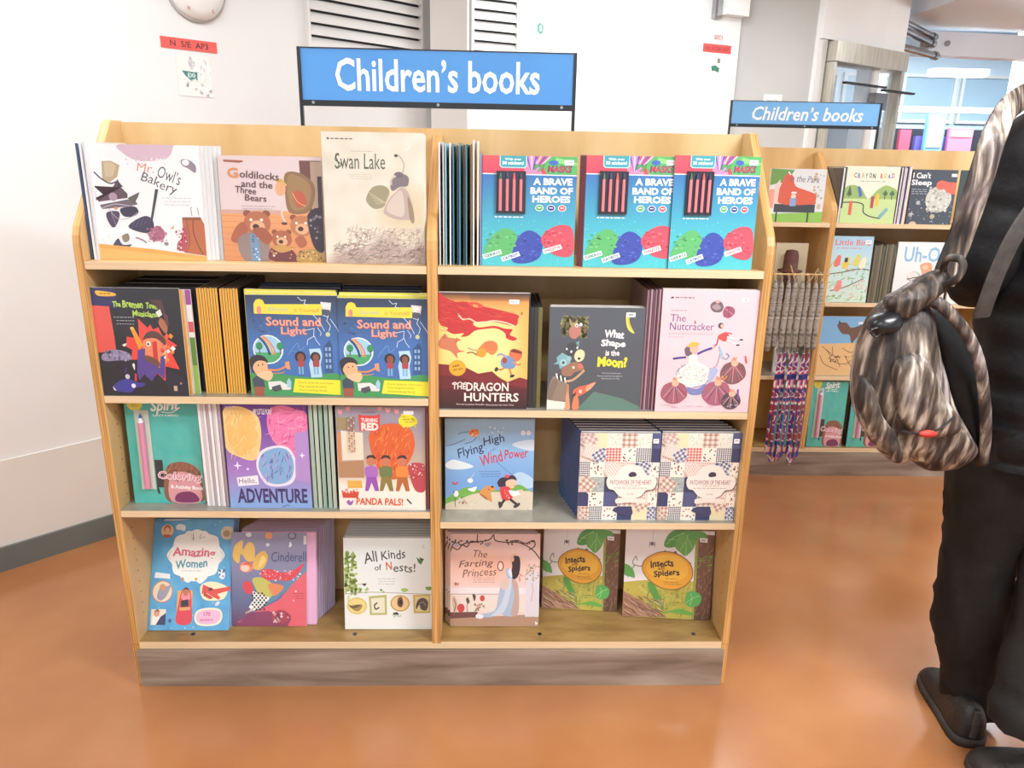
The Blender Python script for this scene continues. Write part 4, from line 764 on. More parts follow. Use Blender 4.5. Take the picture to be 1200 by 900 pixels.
row_of(8, X, (X2-X)/8, .03, z3L, .2, hs, (X2-X)/8*.86, 'thin white book edge-on right of the teal pen book', ['f0eeec', 'e4e0e0', 'dcd6da', 'f4f2f0'], 90, spines=['f4f2f0', 'cfc8cc', 'e8e4e4', 'b8aab4'], hvar=.0008)
def art_adv():
    a = Art(815, 80, 1395, 745); a.F(14, 16, lambda x, y: mixc('6a3c9c', 'a57cc8', (y-200)/300) if y < 500 else mixc('a57cc8', '86aae0', (y-500)/200))
    a.S('815 130 880 95 960 100 1050 150 1070 260 1040 400 990 435 900 410 815 350', 'f2cf8a'); a.S('830 180 900 120 1000 130 1040 200 1030 330 950 400 860 370', 'eec070'); a.strokes(830, 130, 1050, 400, 50, 5, 90, ['f6e2a8', 'e8b460', 'f4d890'], 70, 50, 3)
    a.S('1130 120 1220 85 1320 110 1395 150 1395 400 1340 420 1200 360 1120 250', 'ec7cae'); a.strokes(1130, 110, 1385, 380, 60, 6, 90, ['f49ac4', 'd8508e', 'f0b0d0', 'c84888'], 40, 60, 4)
    a.S('1020 480 1050 380 1150 340 1250 350 1300 440 1280 560 1200 600 1080 590', 'e8e4f4'); a.S('1035 480 1065 395 1150 355 1240 365 1282 445 1262 545 1190 585 1090 572', '7fb0dc'); a.strokes(1060, 380, 1260, 560, 60, 5, 60, ['3a2f7c', 'c8a4dc', '6a4ca4', 'b48ad0'], 70, 40, 5)
    a.P('1300 260 1395 240 1395 580 1290 560', 'b090d0'); a.T('MY LITTLE PONY', 1090, 125, 130, 36, 'f2eaf6', .03)
    for x, y, s in ((888, 468, 30), (958, 490, 14), (1345, 400, 22)): a.P([(x-s, y), (x-s*.2, y-s*.2), (x, y-s), (x+s*.2, y-s*.2), (x+s, y), (x+s*.2, y+s*.2), (x, y+s), (x-s*.2, y+s*.2)], 'f6f0fc')
    a.T('N E W', 870, 98, 70, 14, 'e8dcf4', .02, 0, -4)
    a.P('875 545 1025 530 1028 590 882 602', 'f2eef6'); a.T('Hello,', 950, 568, 122, 40, '5a5678', .0, 0, -2)
    a.T('ADVENTURE', 1118, 664, 495, 96, '2b2358', .03); a.T('ADVENTURE', 1118, 664, 485, 84, '3a3070', 0); a.Ln('950 708 985 706', 4, '2b2358'); a.Ln('1185 738 1215 726 1235 728', 4, '2b2358'); return a
b, g_ = front_book('purple book with the large dark word across its foot, middle of the third left shelf', 270.5, 366, 474, z3L, .020, .03, .008, cov='7c4cac', art=art_adv())
behind(g_, 2, .007, .0008, 0, z3L, .020, .03, 'purple book with large dark word', '8a66b4')
X = findX(368, .02, z3L); X2 = findX(397, .02, z3L); hs = findH(474, X, .02, z3L, 0)
row_of(5, X, (X2-X)/5, .02, z3L, .2, hs, (X2-X)/5*.74, 'green and white book edge-on between the purple and the orange covers', ['1e2c2a', '283834', '1c2828'], 90, spines=['9fb8a8', 'b4c4b4', '8fae9e'], pages='283330', hvar=.001)
def art_panda():
    a = Art(378, 95, 985, 780); a.F(16, 20, lambda x, y: mixc('96909e', 'c8b4a0', (y-200)/300) if y < 560 else mixc('d8c8b0', 'f2ece0', (y-560)/60))
    for x, y in ((410, 130), (465, 108), (680, 105), (735, 118), (795, 124)): a.E(x, y, 16, 14, 'e8a0a8'); a.E(x-12, y-14, 5, 5, 'e8a0a8'); a.E(x+12, y-14, 5, 5, 'e8a0a8')
    a.R(385, 165, 455, 245, '9a8c62'); a.P('410 250 560 262 560 440 415 445', 'e4ddc8'); a.R(385, 260, 405, 460, 'd8884c'); a.P('385 455 560 445 560 560 385 560', 'b08864'); a.P('440 580 540 580 545 630 445 632', 'e2b04c'); a.P('400 655 520 655 510 698 405 698', 'c84a38'); a.D(400, 640, 520, 665, 20, 8, ['e05a48', 'f0d8c8'], 3)
    # shapes of plain colour where the illustration sits
    a.S('600 300 640 230 760 200 880 230 915 320 900 400 860 470 800 560 720 560 640 470', 'd8602c'); a.strokes(640, 230, 880, 520, 70, 8, 60, ['e87838', 'c04c20', 'f09050'], 70, 40, 3)
    for x, c1, c2 in ((610, 'a86cc0', '9450b4'), (712, '6a7c48', '8a7c3c'), (825, 'e88a3c', 'b06a2c')):
        a.E(x, 450, 32, 30, 'c87a5c'); a.S([(x-32, 435), (x-20, 412), (x+20, 410), (x+34, 435), (x, 425)], '3a2424'); a.S([(x-40, 490), (x+38, 488), (x+36, 560), (x-34, 560)], c1); a.P([(x-34, 555), (x+34, 555), (x+50, 650), (x+22, 650), (x, 590), (x-24, 650), (x-48, 650)], c2)
    a.S('870 470 960 460 985 500 985 640 920 650 880 560', 'b84450'); a.D(870, 470, 980, 560, 40, 6, ['f4dcd8', '9c2c3c'], 5)
    a.P('535 140 560 150 650 150 680 140 678 250 540 250', 'd8403c'); a.T('TURNING', 608, 180, 112, 26, 'f6e8e0', .03); a.T('RED', 610, 222, 118, 50, 'f6e8e0', .05)
    a.E(868, 182, 62, 42, 'e8dc30'); a.D(805, 142, 925, 220, 20, 12, ['e8dc30'], 2); a.R(840, 118, 910, 142, 'f4f4f0'); a.lines(835, 172, 905, 2, 16, '8a8430', 5)
    a.T('PANDA PALS!', 662, 722, 328, 50, 'd8542c', .02, .05, 1); a.S('430 725 450 710 455 725 480 712 465 745 445 745', '9c5cb4'); a.Ln('855 705 870 720 885 735', 9, '3a3a5c'); a.T('Disney PIXAR', 603, 130, 92, 10, '5a4a50', .01)
    a.lines(395, 765, 940, 1, 8, 'e4d8d4', 5); return a
b, g_ = front_book('orange and lilac storybook with a bead strip and three children on its cover', 398, 499, 477, z3L, .012, .03, .008, cov='b8a8a8', art=art_panda())
m = MB()
for k in range(3):
    for j in range(14):
        x_ = (.145+k*.03-.5)*g_[1]; z_ = (1-(.10+j*.0245))*g_[2]; m.box(x_-.0013, -.0045, z_-.0018, x_+.0013, -.0016, z_+.0018, ['b88a4c', 'e8d8b0', 'c85a3c'][(k+j) % 3])
m.build('bead_strip', 'print', b)
behind(g_, 1, .008, .0075, 0, z3L, .012, .03, 'orange and lilac storybook with bead strip', '8a4450')
# -------- right bay, third row
def art_fly():
    a = Art(120, 118, 748, 765); a.F(12, 16, lambda x, y: mixc('9cc8ea', '6fa4e0', (y-150)/420))
    a.S('120 440 170 405 230 415 320 450 250 472 150 470', 'dceaf4'); a.S('590 295 660 268 748 265 748 335 660 325', 'cfe4f4'); a.S('600 520 660 490 748 540 748 600 640 600', 'b4d4ee')
    a.S('120 690 190 640 280 600 380 625 500 620 580 600 650 580 720 620 748 630 748 660 120 730', '6fb04c'); a.S('120 765 120 725 220 690 320 650 450 635 600 635 748 635 748 765', 'dccfb8'); a.D(120, 700, 748, 765, 60, 5, ['e4d9c4', 'cfc0a4'], 3)
    a.S('285 205 320 188 358 200 350 235 305 240', 'e8904c'); a.D(295, 195, 350, 235, 12, 7, ['7a4a30', 'f4c890', 'd85a2c'], 4); a.Ln('210 225 250 212 290 208', 4, '3a4a66'); a.Ln('128 308 190 292 262 260', 4, '3a4a66'); a.Ln('258 292 310 275 348 240', 4, '3a4a66'); a.Ln('355 235 380 290 410 330', 2, '6a86b0')
    a.T('Flying', 300, 345, 188, 84, '22335c', .005, .1, -16, 3); a.T('High', 462, 268, 150, 76, '22335c', .005, .1, -12, 3); a.T('with', 446, 338, 62, 22, '6a84b8', 0, .2, -28); a.T('Wind', 446, 392, 160, 78, 'c82c3c', .008, .1, -16, 3); a.T('Power', 622, 358, 168, 66, 'c82c3c', .008, .1, -4, 3)
    a.Ln('478 412 540 465 600 512', 2.5, '3c5c94'); a.lines(360, 485, 515, 3, 17, '4f78b4', 4)
    a.E(668, 212, 17, 18, 'e8f4fc'); a.E(706, 212, 17, 18, 'e8f4fc'); a.D(420, 175, 540, 215, 9, 6, ['e8f4fc'], 5)
    a.E(298, 552, 20, 17, 'e8eef4'); a.Ln('305 535 325 500', 5, 'b4cce0'); a.S('170 560 190 572 212 558 200 582 175 580', 'c84a5a'); a.S('280 612 310 605 345 595 330 630 300 628', 'f0f4f8')
    a.S('365 640 400 600 420 588 450 590 478 600 470 625 445 632 455 705 430 695 400 680', 'd89450'); a.E(456, 597, 10, 7, '2a2420'); a.E(432, 615, 7, 5, 'c83c34'); a.Ln('370 650 400 670 420 685', 12, 'c8823c')
    a.S('492 560 520 530 560 535 560 580 520 598 500 590', '2a2438'); a.E(588, 568, 38, 40, 'f0c4a8'); a.S('548 560 560 520 610 515 630 550 600 540 565 548', '2c2438'); a.E(560, 520, 18, 12, 'd84a5c'); a.E(612, 590, 7, 5, 'e08a7c'); a.S('515 600 580 600 600 680 540 695 518 660', 'd83a40'); a.strokes(525, 605, 590, 690, 14, 2, 30, ['f4d8d0', 'a82430'], 80, 10, 6); a.S('575 620 620 625 668 615 672 640 620 662 590 655', 'f2f2f4'); a.E(660, 630, 14, 14, 'f0c4a8')
    a.Ln('545 690 530 710 515 725', 18, '6a4a4c'); a.Ln('585 685 610 705 630 720', 18, '6a4a4c'); a.S('500 705 528 712 530 735 508 752', '3a3038'); a.S('610 735 650 710 655 728 622 750', '3a3038')
    a.S('178 640 205 625 215 650 200 672 185 665', 'f0f0f0'); a.P('175 635 185 628 183 655', '2c2c34'); a.Ln('195 670 190 700 192 740', 4, '5a4a44'); a.Ln('250 690 262 705 275 720', 6, 'b88a68'); a.D(215, 675, 280, 720, 8, 7, ['e8dcd0', '7a5a48'], 8); return a
b, g_ = front_book('light blue book with a running girl flying a kite, front copy', 522, 624, 491, z3R, .072, .03, .009, cov='8fc0ea', art=art_fly(), hard=True)
behind(g_, 1, .009, .0005, 0, z3R, .072, .03, 'light blue kite book', '86b8e2', hard=True)
def art_patch():
    a = Art(160, 170, 590, 637); a.R(160, 170, 590, 637, 'e9e3d4'); rr = random.Random(5)
    def cell(x, y, w, h, kind, rot=0):
        q = math.radians(rot); T = lambda u, v: (x+w/2+(u-.5)*w*math.cos(q)-(v-.5)*h*math.sin(q), y+h/2+(u-.5)*w*math.sin(q)+(v-.5)*h*math.cos(q))
        Q = lambda u0, v0, u1, v1: [T(u0, v0), T(u0, v1), T(u1, v1), T(u1, v0)]
        bg = {'rg': 'f2e6dc', 'nv': '2c3a66', 'cr': 'efe2b8', 'gn': 'e8eadc', 'br': 'efdfd4', 'nc': 'e8e8ec', 'ck': 'f4f2ea', 'fl': 'f4f0e4', 'gr': 'a8b4b0', 'rc': 'f4e4dc', 'nk': '4a5684', 'bc': 'f0e4d8', 'rd': 'f0ddd0'}[kind]
        a.P(Q(0, 0, 1, 1), bg); a.nx()
        if kind in ('rg', 'rd'):
            for i in range(7):
                for j in range(7):
                    u, v = (i+.5)/7, (j+.5)/7; a.add([T(u-.04, v), T(u, v+.04), T(u+.04, v), T(u, v-.04)], 'c8584c')
        if kind in ('br', 'rc', 'bc', 'nc', 'ck'):
            c = {'br': 'b89a94', 'rc': 'cc3c30', 'bc': 'b08878', 'nc': '44507c', 'ck': '2c3a5c'}[kind]; k = 3 if kind in ('br', 'nc', 'bc') else 7
            if kind == 'rc': k = 5
            for i in range(k): a.P(Q((i+.15)/k, 0, (i+.6)/k, 1), mixc(bg, c, .6)); a.P(Q(0, (i+.15)/k, 1, (i+.6)/k), mixc(bg, c, .6))
            a.nx()
            for i in range(k):
                for j in range(k): a.add(Q((i+.15)/k, (j+.15)/k, (i+.6)/k, (j+.6)/k), c)
        if kind in ('fl', 'gn', 'gr'):
            cs = {'fl': ['c83c3c', '3a3038', '5a6a4c'], 'gn': ['9cb4a4', 'b4c4b0'], 'gr': ['4c5c6a', 'e8e8e4']}[kind]; n_ = 12 if kind == 'fl' else 30; s_ = .07 if kind == 'fl' else .035
            for i in range(n_): u, v = rr.uniform(.08, .92), rr.uniform(.08, .92); a.add([T(u-s_, v), T(u, v+s_), T(u+s_, v), T(u, v-s_)], rr.choice(cs))
    rows = [(170, 78, [('br', 78), ('cr', 65), ('gn', 78), ('bc', 85), ('gn', 75), ('nk', 49)]), (248, 75, [('rg', 65), ('nc', 75), ('rc', 82), ('fl', 78), ('ck', 82), ('nv', 48)]), (323, 80, [('ck', 58), ('fl', 75), ('rg', 85), ('rd', 80), ('nc', 82), ('fl', 50)]), (403, 82, [('rd', 60), ('gr', 78), ('nv', 72), ('fl', 90), ('gr', 82), ('br', 48)]), (485, 78, [('nv', 56), ('fl', 82), ('nk', 78), ('bc', 85), ('rg', 78), ('fl', 51)]), (563, 74, [('bc', 62), ('ck', 72), ('fl', 82), ('nv', 80), ('cr', 84), ('nc', 50)])]
    for y, h, cs in rows:
        x = 160
        for k, w in cs: cell(x, y, w, h, k); x += w
    for x, y, w, k, r_ in ((172, 178, 74, 'br', 28), (178, 232, 78, 'rg', 20), (230, 258, 66, 'nc', -35), (300, 330, 86, 'rg', -38), (165, 405, 82, 'bc', 38), (480, 320, 60, 'nc', 30), (470, 520, 70, 'bc', -30), (140, 585, 70, 'bc', 40), (545, 570, 60, 'nc', 38)): cell(x, y, w, w*.9, k, r_)
    a.S('360 590 370 565 450 568 452 612', '2c3a66')
    a.S('312 432 322 400 362 392 385 352 420 336 462 336 500 352 530 390 572 398 584 432 568 468 530 474 505 505 465 520 420 520 382 505 352 474 325 465', '6a5448')
    a.S('308 428 318 398 358 389 382 350 418 334 458 334 497 350 526 388 568 396 580 428 564 464 526 471 502 502 462 516 418 516 380 502 350 471 322 462', 'f2ebe2')
    a.S('425 385 440 372 462 375 468 392 450 398 432 398', '34304c'); a.T('PATCHWORK OF THE HEART', 440, 428, 222, 24, '8a3c48', .0); a.lines(395, 445, 490, 1, 6, 'b4a8a4', 3); a.lines(350, 458, 530, 1, 6, '9c908e', 3); a.lines(425, 490, 460, 1, 6, 'b4a8a4', 4)
    a.S('365 520 410 512 470 514 525 520 525 545 470 540 420 540 370 545', 'f0e6dc'); a.T_(545, 195, 30, 24); return a
A_ = art_patch(); cosr = .02
for i, (l, r_) in enumerate(((676, 767.5), (768.5, 858.5))):
    pos = ['left', 'right'][i]; Y = .022
    b, g_ = front_book('patchwork-patterned book with a white cloud label, %s one of the two stacks' % pos, l, r_, 507.5, z3R, Y, .0, .016, cov='e4ddcf', art=A_, spine='2c4c84', page='bdbdb8', hard=True)
    behind(g_, 8, .016, -.0042 if i == 0 else -.0052, 0, z3R, Y, .0, 'patchwork book in the %s stack with grey page tops' % pos, '35507e', spine='27406e' , page='b4b4b0', gap=.003, hard=True)
# -------- left bay, bottom row
def art_amaz():
    a = Art(190, 82, 655, 670); a.F(12, 16, lambda x, y: mixc('4a9ad0', '5fb0dc', noise.noise(Vector((x*.015, y*.012, 3)))+.5)); a.D(195, 90, 650, 660, 60, 4, ['8cc8e8', '3a84bc', 'e8f4fa'], 4)
    a.P('250 82 420 82 300 92 245 90', 'c4e0f2')
    a.E(268, 145, 36, 34, 'e8c8a0'); a.E(268, 135, 20, 22, 'b06a44'); a.E(268, 142, 13, 15, 'f0c4a0'); a.P('245 165 290 165 285 180 250 180', 'c84a3c'); a.S('318 120 340 108 372 118 370 145 345 140 322 138', 'dfe6ea'); a.S('585 140 610 120 650 130 655 180 610 190 585 170', 'd8c4a0'); a.E(615, 158, 20, 18, 'a8905c')
    a.S([(443+158*math.cos(t)*(1+.07*math.cos(8*t)), 275+132*math.sin(t)*(1+.05*math.cos(8*t))) for t in [2*math.pi*k/32 for k in range(32)]], 'f4f4ee'); a.S('370 180 390 145 440 155 490 145 520 180 440 200', 'f4f4ee'); a.S('350 370 400 420 440 405 480 425 520 380 440 360', 'f4f4ee'); a.Ln('385 170 400 155 420 190', 3, 'c8c8bc'); a.Ln('470 160 460 185 490 175', 3, '8a8a8c'); a.Ln('420 160 425 195', 4, '4a4a50'); a.Ln('300 300 285 280 300 250', 3, 'c4c8c0'); a.Ln('590 300 602 275 585 250', 3, 'c4c8c0'); a.E(375, 402, 9, 9, 'd8883c'); a.E(452, 402, 8, 8, 'd8a03c')
    a.T('Amazing', 432, 265, 250, 62, 'd8647c', .03, 0, 2, 3); a.T('Women', 420, 320, 186, 46, '3c94a8', .025, 0, -3, 3); a.lines(365, 356, 480, 1, 6, 'a8b8b8', 4)
    a.E(262, 468, 60, 58, 'd0644c'); a.E(262, 468, 56, 54, 'e8d8bc'); a.S('232 500 240 460 262 430 285 440 310 430 300 465 280 500 255 515', '9a9cb0'); a.E(262, 445, 18, 18, 'c89a78'); a.P('215 365 300 375 302 400 210 395', 'e8eef4')
    a.R(350, 462, 438, 634, 'e8a83c'); a.S('352 632 358 540 372 470 398 445 425 470 436 540 436 632', 'd83a4c'); a.S('372 500 380 470 400 455 420 475 425 505 400 520', 'f08a9c'); a.E(398, 470, 17, 20, 'b87450'); a.S('380 458 398 445 416 458 398 455', '2a1a1c'); a.P('372 515 415 508 418 545 375 550', '26242a'); a.P('365 550 430 548 428 565 368 568', 'e0a060')
    a.S('480 440 530 415 600 425 640 450 625 500 570 515 500 505', 'f0e8c0'); a.P('495 430 560 455 655 440 655 460 580 480 600 500 590 510 545 490 520 475 490 480', 'd8483c'); a.P('505 470 560 500 540 508 500 488', 'c03a34'); a.E(540, 455, 12, 9, '5a2c2c')
    a.R(205, 560, 290, 642, 'e8ded0'); a.P('215 642 215 590 255 600 250 642', 'f4f4f4'); a.P('235 642 260 600 290 580 290 642', '2c3460'); a.E(237, 582, 16, 18, 'd8a084'); a.S('222 575 240 560 255 575 240 570', '8a3c2c')
    a.S('455 600 475 565 540 552 600 560 618 595 600 635 540 648 475 640', 'f2ead0'); a.S('465 600 485 572 540 562 595 570 608 597 590 628 540 638 485 632', 'e8b8d4'); a.T('170', 528, 585, 38, 22, 'c8447c', .02); a.T('stickers', 526, 614, 76, 14, 'c8447c', .01)
    a.S('580 360 600 350 620 370 615 400 590 395', 'dfe8f4'); a.D(585, 355, 615, 395, 8, 7, ['6a8cb4', '3c4a64'], 4); a.E(585, 530, 16, 10, 'd0dce8', -40); a.E(316, 620, 9, 11, '2f5f88'); return a
b, g_ = front_book('bright blue sticker book leaning back at the lower left, oval white title and red plane', 173, 267.5, 609, z4, .05, .42, .004, cov='52a2d6', art=art_amaz())
behind(g_, 3, .004, .0022, .0035, z4, .05, .42, 'bright blue sticker book in the lower left stack', '4a98d0')
def cin(x, y): return mixc(mixc('8e8cac', '5f6a92', (y-250)/260), '6c3c5c', (y-520)/110-.0*(x))
def art_cind():
    a = Art(632, 150, 1020, 640); a.F(16, 20, cin)
    a.P('1020 330 1020 640 880 640 660 620 740 570 880 500', 'e0606c'); a.P('720 570 820 560 940 600 920 640 650 640', '8a3a60'); a.P('1020 300 1020 350 860 500 720 575 760 545 900 420', '5f88a8'); a.D(760, 360, 1000, 550, 18, 6, ['f0f0f0', 'd8e4ec'], 4)
    a.S('640 280 650 220 690 190 690 240 720 200 750 220 750 290 715 300 680 260 670 310', 'e8c05c'); a.S('740 330 760 270 800 245 820 280 800 330 770 345', 'e4b850'); a.S('770 330 790 270 810 290 790 320', 'f0d47c')
    a.E(708, 330, 35, 28, 'e88a6c'); a.E(702, 335, 22, 18, 'f4d0b8'); a.S('690 320 720 300 740 330 720 318', 'd8583c')
    a.S('785 350 830 340 900 360 960 340 1008 308 980 360 930 400 860 395 800 400', 'd8404c'); a.D(790, 345, 990, 395, 50, 3.5, ['f4dcd8', 'f08a88'], 6)
    a.S('740 390 790 385 850 420 880 430 830 490 780 480 750 430', 'c4c060'); a.S('820 420 880 420 900 440 850 480', 'e08858'); a.S('690 420 710 400 740 430 730 470 700 460', 'd8404c')
    a.P('740 455 790 475 830 490 790 540 740 560 720 540 745 500', 'f4f4f0')
    for i in range(9):
        for j in range(8):
            if (i+j) % 2: x, y = 735+i*10, 462+j*12; a.R(x, y, x+9, y+10, '2a2c34') if abs(x-765-(y-500)*-.1) < 45-abs(y-510)*.2 else None
    a.Ln('740 550 722 562 705 570', 9, 'f4d0b8'); a.E(722, 160, 15, 13, 'dfe2e8'); a.E(826, 165, 20, 19, 'e8965a'); a.E(946, 165, 22, 20, '5c5c78'); a.E(946, 165, 15, 13, '9a98b4'); a.S('935 195 945 215 930 225', 'e8eaf0'); a.E(820, 213, 10, 9, 'd4d6e4'); a.R(1005, 165, 1020, 210, 'e0e0e0')
    a.T('Cinderella', 940, 275, 205, 52, '4a5080', .0, 0, 0, 2); a.lines(950, 465, 1018, 3, 13, 'b04058', 3)
    a.S('840 590 860 560 900 555 940 590 900 625 850 610', 'a83a50'); a.D(845, 560, 930, 620, 20, 7, ['f0a0a0', '5a2040', 'e8d8d8'], 8); a.strokes(640, 560, 740, 630, 24, 2, 20, ['7c5c84', '4c3c64'], 30, 40, 9); return a
b, g_ = front_book('grey-violet and red fairy-tale paperback with a curled edge, beside the blue sticker book', 272, 359.5, 624.5, z4, .070, .24, .004, cov='8584a4', art=art_cind(), spine='8a88a8')
x, w, h = g_
book('pink-paged copy showing its inside, just behind the grey-violet fairy-tale cover', w, h-.001, .010, (x+.026, .077, z4), lean=.22, cov='e4b0d4', page='e8b4d8', spine='dca8cc')
behind((x+.02, w, h), 9, .009, .0042, 0, z4, .085, .20, 'fairy-tale paperback with pink page edges', '9694ae', first=1, spine='a09eb4', page='e4a8cc', fore='e8a0c8')
def art_nest():
    a = Art(112, 188, 588, 680); a.F(8, 10, lambda x, y: mixc('dfe9e8', 'eef0ee', (y-300)/300))
    a.D(114, 260, 180, 490, 150, 10, ['b8d078', 'a4c468', 'cadc94', '8cb45c'], 3); a.E(135, 520, 8, 30, 'cfdcae')
    a.T('All', 256, 290, 72, 58, '4c4a48', .01, 0, -8, 4); a.T('Kinds', 380, 276, 130, 48, '4c4a48', .01, 0, -4, 4); a.T('of', 297, 345, 38, 32, '4c4a48', .01, 0, -4); a.T('N', 356, 336, 32, 44, 'd8663c', .02, 0, -4); a.T('ests!', 440, 346, 120, 46, '5c5a58', .01, 0, 2, 3)
    a.lines(295, 404, 400, 3, 14, 'b4b8b4', 3); a.P('505 288 520 300 548 298 530 330 515 318', '4c7c44'); a.P('520 288 530 305 548 302', '2c3c34'); a.P('205 432 235 430 225 447', '3a3e44'); a.Ln('175 437 205 435', 2, '6a6a68')
    a.Ln('112 487 250 478 400 482 588 490', 4, 'a8aca0'); a.D(190, 460, 240, 485, 8, 10, ['9cc46c'], 4); a.S('420 462 445 455 460 468 435 478', 'a0c868'); a.S('555 450 585 448 585 465 560 465', '6c9c4c'); a.D(310, 465, 330, 480, 4, 8, ['84b058'], 4)
    a.E(180, 552, 55, 46, 'd8c66c'); a.E(180, 552, 47, 39, 'e8d88c'); a.S('150 550 185 545 210 550 190 580 160 575', 'a48c4c'); a.S('135 545 160 555 175 548 205 545 180 560 150 565', '5c5848')
    a.P('245 500 342 492 343 600 250 602', 'b4b870'); a.P('257 512 330 505 332 590 260 592', 'e4e4cc'); a.Ln('290 535 275 550 282 570 300 560', 7, '3a3c3c')
    a.E(415, 538, 53, 45, 'c4a04c'); a.E(415, 538, 46, 38, 'e4c894'); a.S('405 510 425 505 432 540 420 560 400 545', '6a4430'); a.E(418, 532, 9, 14, '2c2424'); a.P('375 590 400 585 410 600 380 602', '3c3c30'); a.D(370, 600, 425, 610, 10, 5, ['a4c8b0'], 5)
    a.P('486 492 580 490 580 590 490 592', 'ccb45c'); a.P('498 502 570 500 570 580 500 582', 'e0d4a0'); a.S('502 550 515 518 545 508 568 530 560 575 530 570 520 545 505 570', '4c4644'); a.Ln('520 540 540 530 555 550', 5, '8a847c'); a.Ln('548 222 540 235 552 240', 3, 'b8b8b4'); return a
b, g_ = front_book('pale book with four small nest pictures in a row, front of its stack', 404.5, 506, 631, z4, .055, .13, .013, cov='dfe8e6', art=art_nest(), hard=True, spine='cfd8d8')
behind(g_, 9, .0125, .0, 0, z4, .055, .13, 'pale blue-white nest book in the deep stack', 'c2d0d0', spine='c8d2d2', page='b8c0c0', hard=True, gap=.002)
# -------- right bay, bottom row
def art_prin():
    a = Art(680, 165, 1160, 668); a.F(14, 16, lambda x, y: mixc('eccfcb', 'e8b49c', 1-min(1, ((x-880)**2/60000+(y-340)**2/14000))))
    for p in ('680 260 700 215 740 225 760 215 800 210 850 205 890 195 910 170 920 200 980 210 1040 210 1090 230 1130 260 1160 300', '690 235 720 250 745 225 770 235 790 205 830 212', '1000 205 1040 200 1080 215 1125 200 1130 230 1100 250', '823 200 825 170'): a.Ln(p, 6, '4c3c34')
    a.D(690, 200, 880, 225, 16, 7, ['5c4a3c', '4a5040'], 4); a.D(960, 200, 1130, 220, 16, 7, ['5c4a3c', '4a5040'], 5); a.E(712, 225, 16, 10, 'c8c0d8'); a.S('860 215 900 212 880 235', 'b8a8b8')
    a.T('The', 840, 272, 74, 38, '6a4c48', .0, .25, 3); a.T('Farting', 818, 328, 186, 48, '6a4c48', .005, .25, -3, 3); a.T('Princess', 836, 372, 184, 42, '6a4c48', .0, .25, -4, 3)
    a.lines(800, 400, 920, 3, 12, 'b08c80', 3); a.E(949, 338, 18, 28, '9c4c40'); a.E(949, 338, 12, 21, 'f0d4c8')
    a.R(680, 455, 1090, 490, 'e8e0e4'); a.R(680, 490, 1100, 590, 'e4d8d0'); a.P('680 590 830 588 820 625 680 628', '6c4440'); a.R(680, 488, 960, 493, 'b8a8a8'); a.P('680 625 1160 600 1160 668 680 668', 'b08c74'); a.P('1090 370 1160 370 1160 615 1085 615', 'd9d3dc'); a.D(1085, 330, 1155, 420, 50, 5, ['b4a488', '8c9470', 'c8b4a4'], 7); a.Ln('1120 430 1125 470 1118 530', 3, '9a9aa8')
    a.S('690 520 700 500 720 540 715 580 700 590', 'd4b4a0'); a.E(738, 567, 20, 24, 'c84448'); a.E(853, 513, 13, 17, 'c84448'); a.Ln('700 515 710 550 700 590', 4, '6a5a44'); a.S('765 520 775 508 785 530 775 545', '4a5040'); a.S('800 490 818 500 810 530', '3c4438'); a.Ln('780 520 770 560 775 590', 3, '4a5040'); a.D(810, 540, 870, 585, 26, 5, ['7c8c64', 'c8605c', '9a7c60'], 8)
    a.S('1008 300 1025 282 1050 290 1055 340 1045 390 1020 410 1005 380 1012 340', '2c1c20'); a.E(1010, 300, 12, 15, 'e4b49c'); a.P('1015 282 1022 268 1030 280', 'd8b45c')
    a.S('975 360 995 350 1010 400 1040 430 1050 500 1040 600 985 612 960 600 930 600 900 618 830 612 850 600 920 580 940 500 955 430 985 410', 'a8bcd4'); a.S('985 420 1010 410 1000 500 970 590 900 610 940 570 970 500', 'c4d2e2'); a.S('1010 410 1045 440 1050 590 1010 605 1025 500', 'bfa49a'); a.S('945 440 975 400 1000 420 975 470', 'd8c0b4'); a.S('825 600 860 608 850 625 820 620', 'e4e8ee'); a.S('990 370 1005 350 1012 400', 'dfe4ec')
    a.D(700, 430, 740, 445, 5, 7, ['d89478'], 3); a.D(1050, 380, 1090, 440, 12, 5, ['c8707c', 'b89a7c'], 4); a.P('1140 640 1155 650 1145 662', 'f4f4f0'); return a
b, g_ = front_book('pink book with a long-haired lady in a blue gown, bottom shelf right of the divider', 527.5, 631, 626, z4, .070, .13, .008, cov='e8c4bc', art=art_prin(), hard=True, spine='5a4444')
A_ = art_prin()
x, w, h = g_
for i in range(2):
    b = book('pink gown-lady book, %s copy from the front, its left edge showing' % ORD[i+1], w, h, .008, (x-.0075*(i+1), .070+.0115*(i+1), z4), lean=.13, cov='e8c4bc', spine='5a4444', hard=True, art=A_)
